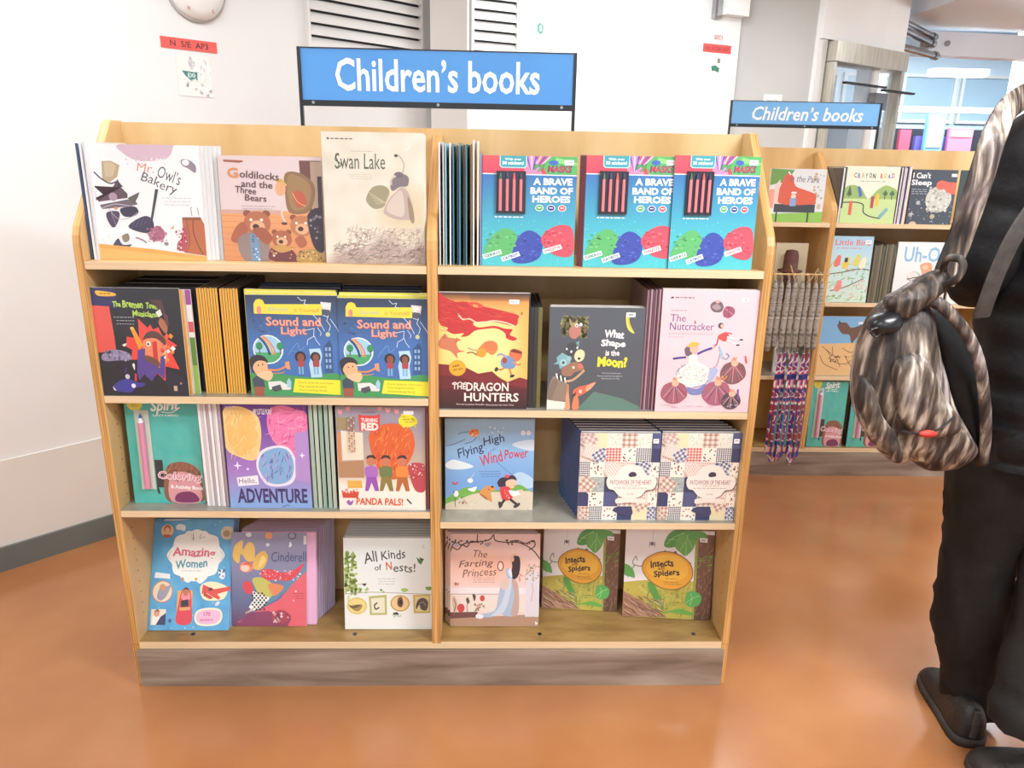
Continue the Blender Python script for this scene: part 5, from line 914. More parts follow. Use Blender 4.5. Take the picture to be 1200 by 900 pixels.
def art_ins():
    a = Art(450, 82, 895, 520); a.R(450, 82, 895, 520, 'eeeef0')
    a.P('450 350 520 340 620 330 800 330 895 340 895 520 450 520', 'c0b24c'); a.D(455, 345, 800, 500, 80, 9, ['b0a444', 'ccc060', '9c9c3c'], 3); a.G(805, 100, 895, 520, '7a5236', '5a3a28'); a.strokes(810, 110, 890, 515, 150, 3, 34, ['9c7050', '4a2e20', 'b08a64', '6e4830'], 70, 40, 4); a.P('800 130 815 100 815 520 803 520', '9aa04c')
    a.strokes(560, 340, 810, 500, 110, 3.5, 90, ['7c9c34', '96b048', 'a8bc5c', '5c8430', '84984c'], 50, 50, 6); a.S('600 350 640 420 660 470 640 460 590 400 570 350', '4f9a3c'); a.S('640 500 740 470 810 490 800 500 700 490', '68ac44')
    a.P('450 395 530 430 600 470 680 515 450 520', 'a87c60'); a.strokes(455, 420, 650, 515, 90, 3.4, 70, ['7c4c3c', 'c49c80', '6a3c30', 'dcbca0', '5a3028'], -28, 16, 7)
    a.S('540 290 545 240 590 205 650 188 720 200 780 240 798 300 770 350 710 378 640 372 580 340', '8c6420'); a.S('544 290 550 243 592 209 650 193 718 205 775 243 793 300 766 346 708 373 642 367 584 336', 'e8a82c'); a.S('560 280 590 225 650 205 720 215 770 260 760 310 690 335 610 320', 'f2bc3c')
    a.P('640 192 650 184 662 190', '7a5a24'); a.Ln('540 268 505 265 490 250 505 220 512 240', 4, '6a7a4c'); a.Ln('500 265 480 300 470 325', 4, '6a7a4c'); a.S('450 260 490 280 505 325 480 322 450 310', '5cae54'); a.Ln('775 245 785 240', 4, '5a6a4c')
    for p, c in (('645 165 660 110 700 82 760 85 740 120 700 165', '4c9c44'), ('700 165 715 110 760 82 800 120 790 170 755 208 725 190', '63b050'), ('740 90 780 82 840 88 855 110 820 120 790 130', '58a44a'), ('766 420 775 385 810 380 845 400 840 440 800 458 770 445', '4fae54')): a.S(p, c)
    for p in ('655 155 690 120 740 95', '755 200 755 150 760 100', '725 180 750 140', '785 165 765 130', '770 440 800 415 835 400', '665 130 700 130', '790 450 800 415 790 390'): a.Ln(p, 3, 'a4d484')
    a.D(805, 200, 890, 260, 26, 9, ['6a8c34', '84a048'], 9, .5)
    a.Ln('586 82 586 140', 1.5, 'a8a8ac'); a.E(584, 155, 7, 9, '55555c'); [a.Ln([(584, 155), (584+12*s, 145+8*k), (584+14*s, 158+8*k)], 2, '6a6a70', False) for s in (-1, 1) for k in (0, 1, 2)]
    a.P('690 190 705 185 715 200', '6a6a64'); a.P('820 116 860 116 860 138 822 136', 'f2f2f0'); a.R(828, 124, 850, 130, 'a8a8a8')
    a.T('Insects', 638, 248, 116, 36, '2c2418', .03, 0, -6, 3); a.T('and', 636, 272, 34, 16, '8a5a20', .01, 0, -6); a.T('Spiders', 664, 298, 130, 40, '2c2418', .03, 0, -6, 3); a.lines(660, 322, 730, 1, 8, 'a87a28', 3); a.lines(650, 338, 740, 2, 10, 'a87a28', 3); return a
A_ = art_ins()
for i, (l, r_, Y, tp) in enumerate(((636.5, 722, .150, 620), (731.5, 830, .108, 621))):
    pos = ['left', 'right'][i]
    x0, x1 = findX(l, Y, z4), findX(r_, Y, z4)-.004; w = x1-x0; h = findH(tp, (x0+x1)/2, Y, z4, .17)
    yaw = -.09
    b = book('garden picture book with a golden oval gourd and green leaves, %s one of two' % pos, w*1.04, h, .009, ((x0+x1)/2, Y, z4), yaw=yaw, lean=.17, cov='e8e6e0', art=A_, hard=True, spine='b49c78')
    b = book('garden picture book with brown bark edge, copy behind the %s golden-gourd cover' % pos, w*1.04, h, .009, ((x0+x1)/2+(.003 if i else -.001), Y+.013, z4), yaw=yaw, lean=.17, cov='6a4832', spine='5a3c2c', hard=True, art=A_)
# ================================================================ rear bookshelf
q1, q2, q3, q4 = 1.162, .821, .484, .138
YB = 1.475
def art_park():
    a = Art(165, 420, 440, 678); a.R(165, 420, 440, 678, 'dfe2e4'); a.P('165 420 280 425 250 480 165 500', '6a9a48'); a.D(370, 440, 435, 560, 14, 8, ['b8b8b4', 'c8b090'], 3); a.P('165 640 440 625 440 678 165 678', '8cc04c'); a.R(195, 590, 400, 630, '33363c'); a.Ln('210 625 210 678', 8, '33363c', False); a.Ln('368 625 368 678', 8, '33363c', False)
    a.S('215 585 225 480 245 445 275 455 290 500 340 520 395 540 400 575 385 590', 'd85a3c'); a.Ln('250 435 262 448', 6, 'f0f0f0'); a.P('190 500 215 470 210 590 190 590', 'e8cfc0'); a.E(287, 552, 12, 12, 'f0d8c0'); a.P('272 560 302 560 302 600 272 600', '7fa8d8'); a.P('272 538 304 538 298 530 278 530', 'f4f4f0')
    a.T('in the Park', 335, 468, 150, 30, '6a6470', 0, .2, 3); a.R(165, 520, 190, 610, 'e8a08c'); a.E(418, 600, 10, 14, 'c8b8a0'); return a
front_book('white book with a red grand piano, left compartment of the rear shelf, top row', 898, 962, 198, q1, YB, .03, .009, cov='d8dcde', art=art_park(), hard=True)
X = 1.6135; row_of(3, X, .0085, YB, q1, .2, findH(196, X, YB, q1, 0), .0065, 'dark or white book edge-on left of the green crayon cover', ['26262c', 'e8e6e2', '2c2c34', 'dcdad8', '202026'], 90, pages='e8e6e4')
def art_cray():
    a = Art(528, 405, 805, 680); a.R(528, 405, 805, 680, 'e6ebd6'); a.S('528 520 570 495 620 510 660 560 700 520 740 495 780 505 805 525 805 600 528 600', '9aba6c'); a.R(528, 560, 805, 680, 'c4dc98')
    for i, (ch, c) in enumerate(zip('CRAYON ROAD', ['d84c4c', '4a7ac8', 'e89a3c', '4ca060', '6a4c3c', '3c3c44', '', 'd8584c', 'e8b03c', '4a7ac8', 'c84c8c'])):
        if c: a.T(ch, 582+i*19, 448+(i % 2)*3, 14, 24, c, .03)
    for x, y in ((562, 525), (745, 535), (780, 535)): a.P([(x-14, y+20), (x, y-30), (x+14, y+20)] if x < 600 else [(x-14, y), (x, y-18), (x+14, y), (x+6, y+8), (x-6, y+8)], '4c6c48'); a.R(x-2, y+5, x+2, y+28, '4a3c30')
    a.Ln('528 580 600 578 640 590 645 625 680 645 735 655', 5, '34383c'); a.P('600 505 612 500 630 545 615 555', '4a6cc0'); a.R(676, 548, 692, 605, 'a8443c'); a.R(700, 535, 716, 595, 'e8c43c'); a.R(568, 572, 584, 640, 'd8643c'); a.P('722 645 760 600 772 612 735 658', '7cb0b8'); a.lines(610, 475, 740, 1, 6, 'a8a8a0', 3); return a
front_book('pale green book with crayons on a winding road, rear shelf top row', 983, 1046, 195, q1, YB, .03, .008, cov='e4e8d4', art=art_cray())
X = findX(1047.5, YB, q1); row_of(7, X, .0062, YB, q1, .2, findH(196, X, YB, q1, 0), .0042, 'book in the striped row left of the dark moon cover', ['4a3c60', 'f0eef0'], 90, spines=['f2f0f2', '4c3c5c', 'e8e4ea'], pages='f0eef0')
def art_sleep():
    a = Art(860, 422, 1075, 684); a.R(860, 422, 1075, 684, '3c4754'); a.D(862, 560, 1070, 680, 40, 3, ['c8ccd0', '7c8894'], 3); a.E(1000, 562, 62, 64, 'c8c8c0'); a.D(945, 505, 1055, 620, 60, 7, ['b4b4ac', 'dcdcd4', '9a9a94'], 4); a.S('980 490 1000 472 1040 480 1075 485 1075 535 1040 530 1020 515 990 515', 'd86450'); a.E(905, 580, 10, 10, 'a8b0b4'); a.E(982, 645, 11, 12, 'b8a888'); a.E(875, 640, 8, 8, '8c98a0'); a.Ln('870 632 892 636', 3, 'e0e0e0'); a.Ln('882 622 882 648', 3, 'e0e0e0'); a.E(893, 684, 18, 14, 'c8b09c')
    a.T("I Can't", 905, 450, 84, 28, 'eef0f2', .03); a.T('Sleep', 907, 487, 100, 34, 'eef0f2', .03); a.lines(865, 515, 940, 3, 10, 'a8b0b8', 3); a.T_(1046, 440, 26, 14); return a
front_book('dark grey night-sky book with a red creature on a pale moon, rear shelf top row', 1061, 1113, 199, q1, YB, .03, .008, cov='3c4754', art=art_sleep())
front_book('dark blue-green book at the far right of the rear top row behind the person', 1117, 1170, 200, q1, YB, .03, .008, cov='2f4448')
def art_bird():
    a = Art(245, 105, 388, 310); a.G(245, 105, 388, 310, 'a4cfe8', 'd8ecd8'); a.T('Little Bird', 318, 124, 120, 18, 'd87c84', .02); a.lines(265, 140, 350, 1, 5, 'c89aa0', 3); a.strokes(250, 180, 385, 305, 110, 3, 22, ['7cb868', 'a4cc84', '5c9c50', 'e8a4a0', 'c8dc9c'], 40, 60, 4); a.Ln('250 222 300 215 350 205 385 208', 3, '6a5a48'); a.Ln('260 275 310 262 370 235', 3, '6a5a48')
    for x, y, c in ((272, 185, 'e0705c'), (302, 190, 'e8c43c'), (338, 182, 'd8d05c'), (360, 190, 'f0e8c8'), (285, 262, 'e88a84')): a.E(x, y, 11, 16, c, 20); a.E(x+4, y-14, 8, 8, c)
    a.E(302, 178, 6, 8, '2c2c2c'); a.T_(360, 116, 20, 12); return a
front_book('pale blue book with small birds on branches, rear shelf second row', 966, 1014, 277, q2, YB, .03, .008, cov='a4cfe8', art=art_bird())
X = findX(1016, YB, q2); X2 = findX(1041, YB, q2); row_of(8, X, (X2-X)/8, YB, q2, .2, findH(287, X, YB, q2, 0), (X2-X)/8*.85, 'brown-green book edge-on in the row beside the bird cover', ['6a6048', '5c5a44', '7c6a50', '4c5440'], 90, pages='6a604c')
def art_uh():
    a = Art(285, 130, 620, 510); a.G(285, 130, 620, 510, 'f2f3f2', 'dfe4e2'); a.T('Uh-Oh!', 480, 205, 300, 96, '8cbce0', .02); a.E(410, 345, 42, 34, 'b8b4ac'); a.E(405, 340, 34, 26, 'e4e0d8'); a.Ln('370 360 440 345', 6, '4a4844'); a.E(415, 405, 22, 18, '3c3430'); a.E(415, 395, 18, 12, 'e8d8c8'); a.S('440 270 500 255 520 290 510 330 540 380 520 420 450 400 460 330', 'e8a07c'); a.S('540 290 580 280 600 320 570 350 545 340', '8cb0d4'); a.strokes(330, 430, 610, 500, 40, 4, 60, ['c8bca8', 'b0a490', 'd8d0c4'], 10, 20, 4); a.E(475, 285, 18, 16, 'f0c0a0'); return a
front_book('white book with big pale blue capitals and a helmeted child, rear shelf second row', 1043, 1104, 284, q2, YB, .03, .008, cov='eef0f0', art=art_uh())
front_book('white book seen in the gap between backpack and jacket', 1108, 1158, 286, q2, YB, .03, .008, cov='ecebe8', art=None)
def art_fox():
    a = Art(212, 368, 372, 570); a.R(212, 368, 372, 570, '7cb4e0'); a.P('212 462 372 455 372 570 212 570', 'e4bc84'); a.S('270 395 300 388 320 405 345 400 368 392 372 410 345 440 330 458 318 430 290 425', '6c4c3c'); a.P('275 395 272 380 288 392', '5a3c30')
    for p in ('225 470 250 490 270 520 310 530 350 515', '240 480 280 510 300 540', '262 470 268 500', '300 475 330 490 350 480', '220 500 240 530 290 550', '310 500 340 540'): a.Ln(p, 2.5, '8c6a44')
    a.D(255, 500, 345, 535, 26, 4, ['4a3c30', '7c5c3c'], 4, .6); a.R(345, 385, 362, 393, 'd8e8f4'); return a
front_book('square book with a dark fox leaping over sandy ground, rear shelf third row', 955, 1006, 371, q3, YB, .03, .008, cov='e0b880', art=art_fox())
front_book('white book half hidden by the backpack, rear shelf third row', 1011, 1062, 371, q3, YB, .03, .008, cov='ecebe8')
for i, (l, r_) in enumerate(((944, 985), (991, 1036), (1040, 1084))):
    b, g_ = front_book('teal activity book with pen on the rear shelf bottom row, %s' % ['left of two in view', 'partly behind the backpack', 'rightmost, behind the backpack'][i], l, r_, 447, q4, YB, .04, .02, cov='46b4aa', art=A_spirit, spine='1e2c30')
    pen(b, g_[1], g_[2], .13, .33, .10, .86, 'd88aa8', '2f6cb4', 'e8e8f0')
# left compartment lower rows
front_book('cream book behind the brown hatted figure, rear shelf second row', 903, 940, 285, q2, 1.53, .02, .012, cov='d8c8a4')
b, g_ = front_book('white book with dark leaf pattern behind the hanging lanyards, rear shelf third row', 905, 939, 374, q3, 1.52, .02, .012, cov='dfe0dc')
a = Art(0, 0, 100, 100); a.D(5, 5, 95, 95, 60, 8, ['7c9c8c', '4c5c54', 'c8b0b8', 'f0f0f0'], 4, 1.4); a.build(g_[1], g_[2], b)
front_book('teal book with red strip in the narrow left compartment, rear shelf bottom row', 903, 928, 447, q4, 1.50, .03, .02, cov='3f9c9c', spine='c84048')
# brown hatted figure
q = aty(926, 322, 1.46); t = empty('brown_figure', (q.x, 1.47, q2), (0, 0, 0), 'small dark brown figure with a brimmed hat standing on the rear shelf', 'figurine')
def lathe(mb, prof, n=20, c=(0, 0, 0), col='ffffff'):
    mb.rings([[(c[0]+r_*math.cos(a), c[1]+r_*math.sin(a), c[2]+z) for a in [2*math.pi*i/n for i in range(n)]] for r_, z in prof], col)
MT['brown'] = noise_mat('dark_brown_felt', [(.3, '43261f'), (.7, '653c30')], (1, 1, 1), 40, 4, .7, .2, 90)
mb = MB(); lathe(mb, [(.03, 0), (.038, .03), (.036, .09), (.03, .13), (.01, .14)]); mb.build('body', 'brown', t, weld=True)
mb = MB(); lathe(mb, [(.05, .132), (.052, .138), (.031, .144), (.03, .20), (.024, .222), (.005, .226)]); mb.build('hat', 'brown', t, weld=True)
# rail with hanging pouches and lanyards
t = empty('hanging_rail', (1.46, 1.405, .93), (0, 0, 0), 'thin wooden dowel rail holding the grey pouches in front of the rear shelf', 'rail')
mb = MB(); mb.cyl((-.13, 0, .02), (.13, 0, .02), .004, 8); mb.build('dowel', 'wood', t)
for sx in (-.1, .1):
    mb = MB(); mb.cyl((sx, 0, .02), (sx, .06, .03), .003, 6); mb.build('bracket', 'steel', t)
for x0, x1, z1_ in ((-.1, -.14, .1), (.09, .125, .09), (-.02, -.05, .08), (.04, .07, .07)):
    mb = MB(); mb.cyl((x0, -.012, -.01), (x1, -.02, z1_-.02), .0025, 6); mb.build('stick', 'wood', t)
MT['pouch'] = noise_mat('grey_printed_cloth', [(.3, '8a857c'), (.5, 'a8a298'), (.58, '5c564e'), (.62, 'b4aea4'), (.8, 'c4beb4')], (1, 1, 6), 9, 6, .7, .1, 90)
MT['lanyard'] = noise_mat('red_blue_printed_ribbon', [(.36, '1f2a6c'), (.44, '2a3a9c'), (.48, 'c8323c'), (.53, 'e8e4e8'), (.57, '3a2c7c'), (.64, 'b8283c'), (.72, '20245c')], (1, 1, 1.4), 16, 1, .5)
MT['cord'] = noise_mat('beige_cord', [(.3, 'c8b494'), (.7, 'dccab0')], (1, 1, 1), 20, 2, .7)
for i in range(8):
    x = 1.352+i*.029; y = 1.385+.006*(i % 2); zt = .925; zb = .615+.012*((i*3) % 4)/2
    t = empty('hanging_pouch', (x, y, zt), (0, 0, .1*((i % 3)-1)), 'narrow grey printed pouch hanging from the dowel, %s from the left' % (ORD[i] or 'first'), 'pouch', 'grey pouches on the dowel')
    mb = MB(); L = zt-zb; mb.tube([(0, 0, -.0), (.002, 0, -.03), (.001, 0, -.10), (-.002, 0, -.2), (0, 0, -L+.01), (.001, 0, -L)], [.006, .012, .0135, .0135, .0125, .006], [.005, .008, .010, .010, .009, .004], 10, up=(0, 1, 0)); mb.build('pouch_body', 'pouch', t, weld=True)
    mb = MB(); mb.tube(sm([(0, 0, 0), (-.004, .0, .012), (0, .018, .032), (.004, .0, .012), (0, 0, 0)], False, 3), .0012, None, 5); mb.build('cord', 'cord', t)
for i in range(6):
    x = 1.395+i*.026; y = 1.345+.012*(i % 2); zt = .62; L = .47+.02*((i*2) % 3)
    t = empty('lanyard', (x, y, zt), (0, 0, .25*((i % 3)-1)), 'red, white and blue ribbon lanyard below the grey pouches, %s from the left' % (ORD[i] or 'first'), 'lanyard', 'ribbon lanyards below the pouches')
    for s in (-1, 1):
        mb = MB(); P = sm([(0, 0, 0), (s*.005, 0, -.1), (s*.009, 0, -.25), (s*.010, 0, -L+.03), (s*.006, 0, -L+.006), (0, 0, -L)], False, 4); mb.tube(P, .0055, .0011, 8, up=(0, 1, 0)); mb.build('ribbon', 'lanyard', t)
    mb = MB(); mb.box(-.006, -.002, -L-.012, .006, .002, -L+.002); mb.cyl((0, 0, .0), (0, 0, .02), .003, 8); mb.build('clasp', 'chrome', t)

# ================================================================ person with backpack
MT['skin'] = noise_mat('skin', [(.3, 'd8a488'), (.7, 'e4b498')], (1, 1, 1), 8, 3, .55)
MT['jacket'] = noise_mat('black_quilted_nylon', [(.3, '09090b'), (.7, '101013')], (1, 1, 1), 9, 5, .6, .35, 28, spec=.3)
MT['trousers'] = noise_mat('dark_brown_black_cloth', [(.3, '0f0d0c'), (.7, '191513')], (1, 1, 1), 6, 5, .75, .35, 22, spec=.3)
MT['shoe'] = noise_mat('dark_shoe_leather', [(.3, '161413'), (.7, '242120')], (1, 1, 1), 30, 4, .45, .2, 120)
MT['sole'] = noise_mat('rubber_sole', [(.3, '2c2725'), (.7, '3c3632')], (1, 1, 1), 20, 3, .7)
MT['hair'] = noise_mat('black_hair', [(.3, '0f0c0b'), (.7, '1d1714')], (30, 30, 2), 8, 3, .4)
def bark():
    m, nt, b = nmat('bark_print_cloth', .6)
    n1 = N(nt, 'ShaderNodeTexNoise', Scale=6., Detail=3., Distortion=.4); nt.links.new(coords(nt, (1.4, 1.4, .8)), n1.inputs['Vector'])     # broad light and dark patches
    n2 = N(nt, 'ShaderNodeTexNoise', Scale=10., Detail=8., Distortion=.5); nt.links.new(coords(nt, (7, 5, .9), (0, .3, 0)), n2.inputs['Vector'])   # upright streaks
    mx = N(nt, 'ShaderNodeMix', data_type='FLOAT'); mx.inputs[0].default_value = .5; nt.links.new(n1.outputs[0], mx.inputs[2]); nt.links.new(n2.outputs[0], mx.inputs[3])
    c1 = ramp(nt, mx.outputs[0], [(.37, '151110'), (.44, '382d27'), (.49, '5c4f45'), (.53, '8a7d70'), (.58, 'bcb2a4'), (.66, 'd8cfc2')])
    n3 = N(nt, 'ShaderNodeTexNoise', Scale=9., Detail=3.); nt.links.new(coords(nt, (1, 1, .7)), n3.inputs['Vector'])
    mr = N(nt, 'ShaderNodeMapRange'); mr.inputs[1].default_value = .5; mr.inputs[2].default_value = .58; mr.inputs[4].default_value = .55; nt.links.new(n3.outputs[0], mr.inputs[0])
    m2 = N(nt, 'ShaderNodeMix', data_type='RGBA', blend_type='MULTIPLY'); nt.links.new(mr.outputs[0], m2.inputs[0]); nt.links.new(c1, m2.inputs[6]); m2.inputs[7].default_value = lin('8c86a8')
    nt.links.new(m2.outputs[2], b.inputs['Base Color'])
    n4 = N(nt, 'ShaderNodeTexNoise', Scale=22., Detail=3.); nt.links.new(coords(nt, (2, 1, .5)), n4.inputs['Vector'])
    bm = N(nt, 'ShaderNodeBump', Strength=.6, Distance=.012); nt.links.new(n4.outputs[0], bm.inputs['Height']); nt.links.new(bm.outputs[0], b.inputs['Normal']); return m
MT['bark'] = bark()
person = empty('person', (1.47, -.14, 0), (0, 0, 0), 'person seen from behind in black quilted jacket and dark trousers at the right edge', 'person')
PO = Vector((1.47, -.14, 0))
def pw(p): return Vector(p)-PO
# continuous body
J = {'pel': (1.48, -.12, .90, .12, .10), 'sp1': (1.48, -.12, 1.05, .13, .10), 'sp2': (1.48, -.12, 1.25, .14, .11), 'ch': (1.48, -.12, 1.40, .12, .10), 'nk': (1.48, -.11, 1.52, .055, .055), 'nk2': (1.48, -.09, 1.57, .052, .055), 'hd1': (1.48, -.07, 1.64, .072, .085), 'hd2': (1.48, -.07, 1.72, .078, .092), 'hd3': (1.48, -.08, 1.78, .05, .06),
     'lh': (1.39, -.12, .86, .09, .09), 'lk': (1.385, -.10, .47, .05, .05), 'la': (1.368, -.135, .10, .02, .02), 'lb': (1.385, -.09, .044, .02, .014), 'lt': (1.40, -.02, .036, .018, .009),
     'rh': (1.57, -.13, .86, .09, .09), 'rk': (1.55, -.18, .47, .06, .06), 'ra': (1.48, -.385, .10, .024, .026), 'rb': (1.42, -.37, .048, .024, .018), 'rt': (1.36, -.35, .036, .018, .009),
     'ls': (1.32, -.12, 1.43, .06, .06), 'le': (1.225, -.13, 1.19, .042, .042), 'lw': (1.37, .07, 1.14, .028, .024), 'lp': (1.42, .11, 1.14, .036, .018),
     'rs': (1.64, -.12, 1.43, .06, .06), 're': (1.73, -.13, 1.17, .042, .042), 'rw': (1.62, .07, 1.12, .028, .024), 'rp': (1.58, .12, 1.12, .036, .018)}
E_ = [('pel', 'sp1'), ('sp1', 'sp2'), ('sp2', 'ch'), ('ch', 'nk'), ('nk', 'nk2'), ('nk2', 'hd1'), ('hd1', 'hd2'), ('hd2', 'hd3'), ('pel', 'lh'), ('lh', 'lk'), ('lk', 'la'), ('la', 'lb'), ('lb', 'lt'), ('pel', 'rh'), ('rh', 'rk'), ('rk', 'ra'), ('ra', 'rb'), ('rb', 'rt'), ('ch', 'ls'), ('ls', 'le'), ('le', 'lw'), ('lw', 'lp'), ('ch', 'rs'), ('rs', 're'), ('re', 'rw'), ('rw', 'rp')]
for s, sg in (('l', 1), ('r', -1)):
    P = Vector(J[s+'p'][:3])
    for k in range(4):
        a = P+Vector((.012*sg, .012, .022-.015*k)); b_ = a+Vector((.03*sg, .025, -.002)); c_ = b_+Vector((.02*sg, .005, -.018))
        l = [1, 1.1, 1., .8][k]
        for nm, p, r_ in (('a', a, .0095), ('b', P+(b_-P)*l, .009), ('c', P+(c_-P)*l, .0078)): J['%sf%d%s' % (s, k, nm)] = (*p, r_, r_)
        E_ += [(s+'p', '%sf%da' % (s, k)), ('%sf%da' % (s, k), '%sf%db' % (s, k)), ('%sf%db' % (s, k), '%sf%dc' % (s, k))]
    a = Vector(J[s+'w'][:3]).lerp(P, .6)+Vector((0, -.005, .026)); b_ = a+Vector((.022*sg, .012, .018)); c_ = b_+Vector((.02*sg, .012, .0))
    for nm, p, r_ in (('a', a, .012), ('b', b_, .0105), ('c', c_, .009)): J[s+'t%s_' % nm] = (*p, r_, r_)
    E_ += [(s+'p', s+'ta_'), (s+'ta_', s+'tb_'), (s+'tb_', s+'tc_')]
ks = list(J); me = bpy.data.meshes.new('body'); me.from_pydata([tuple(pw(J[k][:3])) for k in ks], [(ks.index(a), ks.index(b)) for a, b in E_], [])
me.materials.append(MT['skin']); bo = bpy.data.objects.new('body', me); COL.objects.link(bo); bo.parent = person
md = bo.modifiers.new('skin', 'SKIN'); 
for i, k in enumerate(ks): me.skin_vertices[0].data[i].radius = J[k][3:5]; me.skin_vertices[0].data[i].use_root = (k == 'pel')
sd = bo.modifiers.new('sub', 'SUBSURF'); sd.levels = 2; sd.render_levels = 2
# face, ears, hair (looking away from the camera)
mb = MB()
for s in (-1, 1): mb.tube([pw((1.48+s*.077, -.075, 1.66)), pw((1.48+s*.09, -.08, 1.69)), pw((1.48+s*.08, -.07, 1.715))], [.006, .012, .006], None, 8)
mb.tube([pw((1.48, .02, 1.70)), pw((1.48, .045, 1.665)), pw((1.48, .03, 1.655))], [.007, .013, .008], None, 8); mb.build('face_features', 'skin', person, weld=True)['label'] = 'nose and ears'
mb = MB()
for s in (-1, 1): mb.tube([pw((1.48+s*.032, .006, 1.70)), pw((1.48+s*.032, .018, 1.70))], [.012, .006], None, 8, col='f0f0f0')
mb.build('eye', 'print', person)
mb = MB(); mb.tube([pw((1.455, .012, 1.628)), pw((1.48, .02, 1.626)), pw((1.505, .012, 1.628))], [.002, .006, .002], None, 6, col='a85a50'); mb.build('mouth', 'print', person)
mb = MB(); R = []
for k in range(9):
    f = k/8*math.pi*.5; z = 1.71+.092*math.sin(f); r_ = math.cos(f)
    R.append([pw((1.48+.09*r_*math.cos(a)*1., -.085+.105*r_*math.sin(a), z)) for a in [2*math.pi*i/20 for i in range(20)]])
mb.rings(R); R = []
for z, r_ in ((1.60, .07), (1.66, .085), (1.72, .09)): R.append([pw((1.48+r_*math.cos(a), -.09+r_*1.1*min(math.sin(a), .2), z)) for a in [2*math.pi*i/20 for i in range(20)]])
mb.rings(R); mb.build('hair', 'hair', person, weld=True)
# clothes as lofted rings with soft folds
def loft(mb, rows, n=28, amp=.006, fz=30, seed=0, cap=False, sub=4):
    """rows: (x, y, z, rx, ry)"""
    rows = sm(rows, False, sub); R = []
    for x, y, z, rx, ry in rows:
        ring = []
        for k in range(n):
            a = 2*math.pi*k/n; d = 1+0
            nn = noise.noise(Vector((math.cos(a)*2.2+seed, math.sin(a)*2.2, z*fz*.35)))*amp*1.6+noise.noise(Vector((math.cos(a)*4+seed, math.sin(a)*4, z*fz)))*amp
            ring.append(pw((x+(rx+nn)*math.cos(a), y+(ry+nn)*math.sin(a), z)))
        R.append(ring)
    mb.rings(R, cap=cap)
mb = MB()
jr = [(1.48, -.13, .745, .205, .150), (1.48, -.13, .79, .212, .156), (1.48, -.13, .90, .214, .158), (1.48, -.13, 1.05, .216, .156), (1.48, -.13, 1.20, .222, .156), (1.475, -.13, 1.33, .226, .150), (1.475, -.125, 1.43, .225, .135), (1.475, -.12, 1.485, .205, .118), (1.475, -.12, 1.52, .160, .10), (1.478, -.115, 1.55, .10, .085), (1.48, -.11, 1.575, .076, .076), (1.48, -.11, 1.60, .074, .074)]
def quilt(rows):
    out = []; rows = sm(rows, False, 8)
    for x, y, z, rx, ry in rows:
        q_ = .012*abs(math.sin(z*math.pi/.085))**.6; out.append((x, y, z, rx+q_, ry+q_))
    return out
loft(mb, quilt(jr), 36, .006, 14, 1, sub=1); mb.build('jacket', 'jacket', person, weld=True)
def sleeve(pts, name, seed):
    mb = MB(); P = sm(pts, False, 9); R = []; L = 0
    for i, p in enumerate(P):
        p0 = Vector(P[max(i-1, 0)][:3]); p1 = Vector(P[min(i+1, len(P)-1)][:3]); d = (p1-p0).normalized(); L += (Vector(p[:3])-p0).length
        e = d.cross(Vector((0, 1, .3))).normalized(); g = e.cross(d); ring = []
        for k in range(20):
            a = 2*math.pi*k/20; r_ = p[3]+.007*abs(math.sin(L*math.pi/.07))**.6+noise.noise(Vector((math.cos(a)*2+seed, math.sin(a)*2, L*16)))*.006
            ring.append(pw(Vector(p[:3])+e*r_*math.cos(a)+g*r_*math.sin(a)))
        R.append(ring)
    mb.rings(R); return mb.build(name, 'jacket', person, weld=True)
sleeve([(1.36, -.12, 1.455, .068), (1.285, -.125, 1.425, .080), (1.25, -.13, 1.31, .068), (1.222, -.135, 1.22, .064), (1.235, -.105, 1.165, .062), (1.30, -.01, 1.15, .054), (1.37, .068, 1.143, .042)], 'sleeve', 3)
sleeve([(1.60, -.12, 1.455, .068), (1.675, -.125, 1.425, .080), (1.705, -.13, 1.31, .068), (1.735, -.135, 1.20, .062), (1.72, -.105, 1.145, .06), (1.67, .0, 1.13, .052), (1.62, .068, 1.122, .042)], 'sleeve', 8)
mb = MB()
def legpx(rows, ydef):
    out = []
    for yp, xl, xr, Y in rows:
        A, B = aty(xl, yp, Y), aty(xr, yp, Y); out.append(((A.x+B.x)/2, Y, (A.z+B.z)/2, (B.x-A.x)/2, (B.x-A.x)/2*.98))
    return out
lr = legpx([(826, 1110, 1171, -.14), (804, 1106, 1172, -.13), (780, 1104, 1168, -.12), (752, 1098, 1170, -.115), (700, 1101, 1176, -.11), (656, 1107, 1183, -.11), (620, 1113, 1199, -.11), (575, 1115, 1212, -.12), (530, 1117, 1222, -.12), (490, 1120, 1238, -.125)], 0)
loft(mb, lr, 28, .008, 26, 2)
rl = legpx([(846, 1163, 1246, -.37), (830, 1165, 1252, -.365), (806, 1176, 1262, -.345), (768, 1181, 1268, -.31), (716, 1196, 1282, -.27), (650, 1208, 1298, -.21), (570, 1200, 1305, -.15), (490, 1195, 1315, -.13)], 0)
loft(mb, rl, 28, .008, 26, 5)
loft(mb, [(1.48, -.13, .72, .18, .12), (1.48, -.13, .80, .20, .14), (1.48, -.13, .90, .195, .14), (1.48, -.13, .98, .17, .12)], 28, .003, 20, 7)
mb.build('trousers', 'trousers', person, weld=True)
MT['strapgrey'] = noise_mat('grey_webbing', [(.3, '35302e'), (.7, '443f3c')], (1, 1, 1), 60, 3, .6)
MT['tan'] = noise_mat('tan_belt_edge', [(.3, '8a6c44'), (.7, 'a88654')], (1, 1, 1), 8, 2, .5)
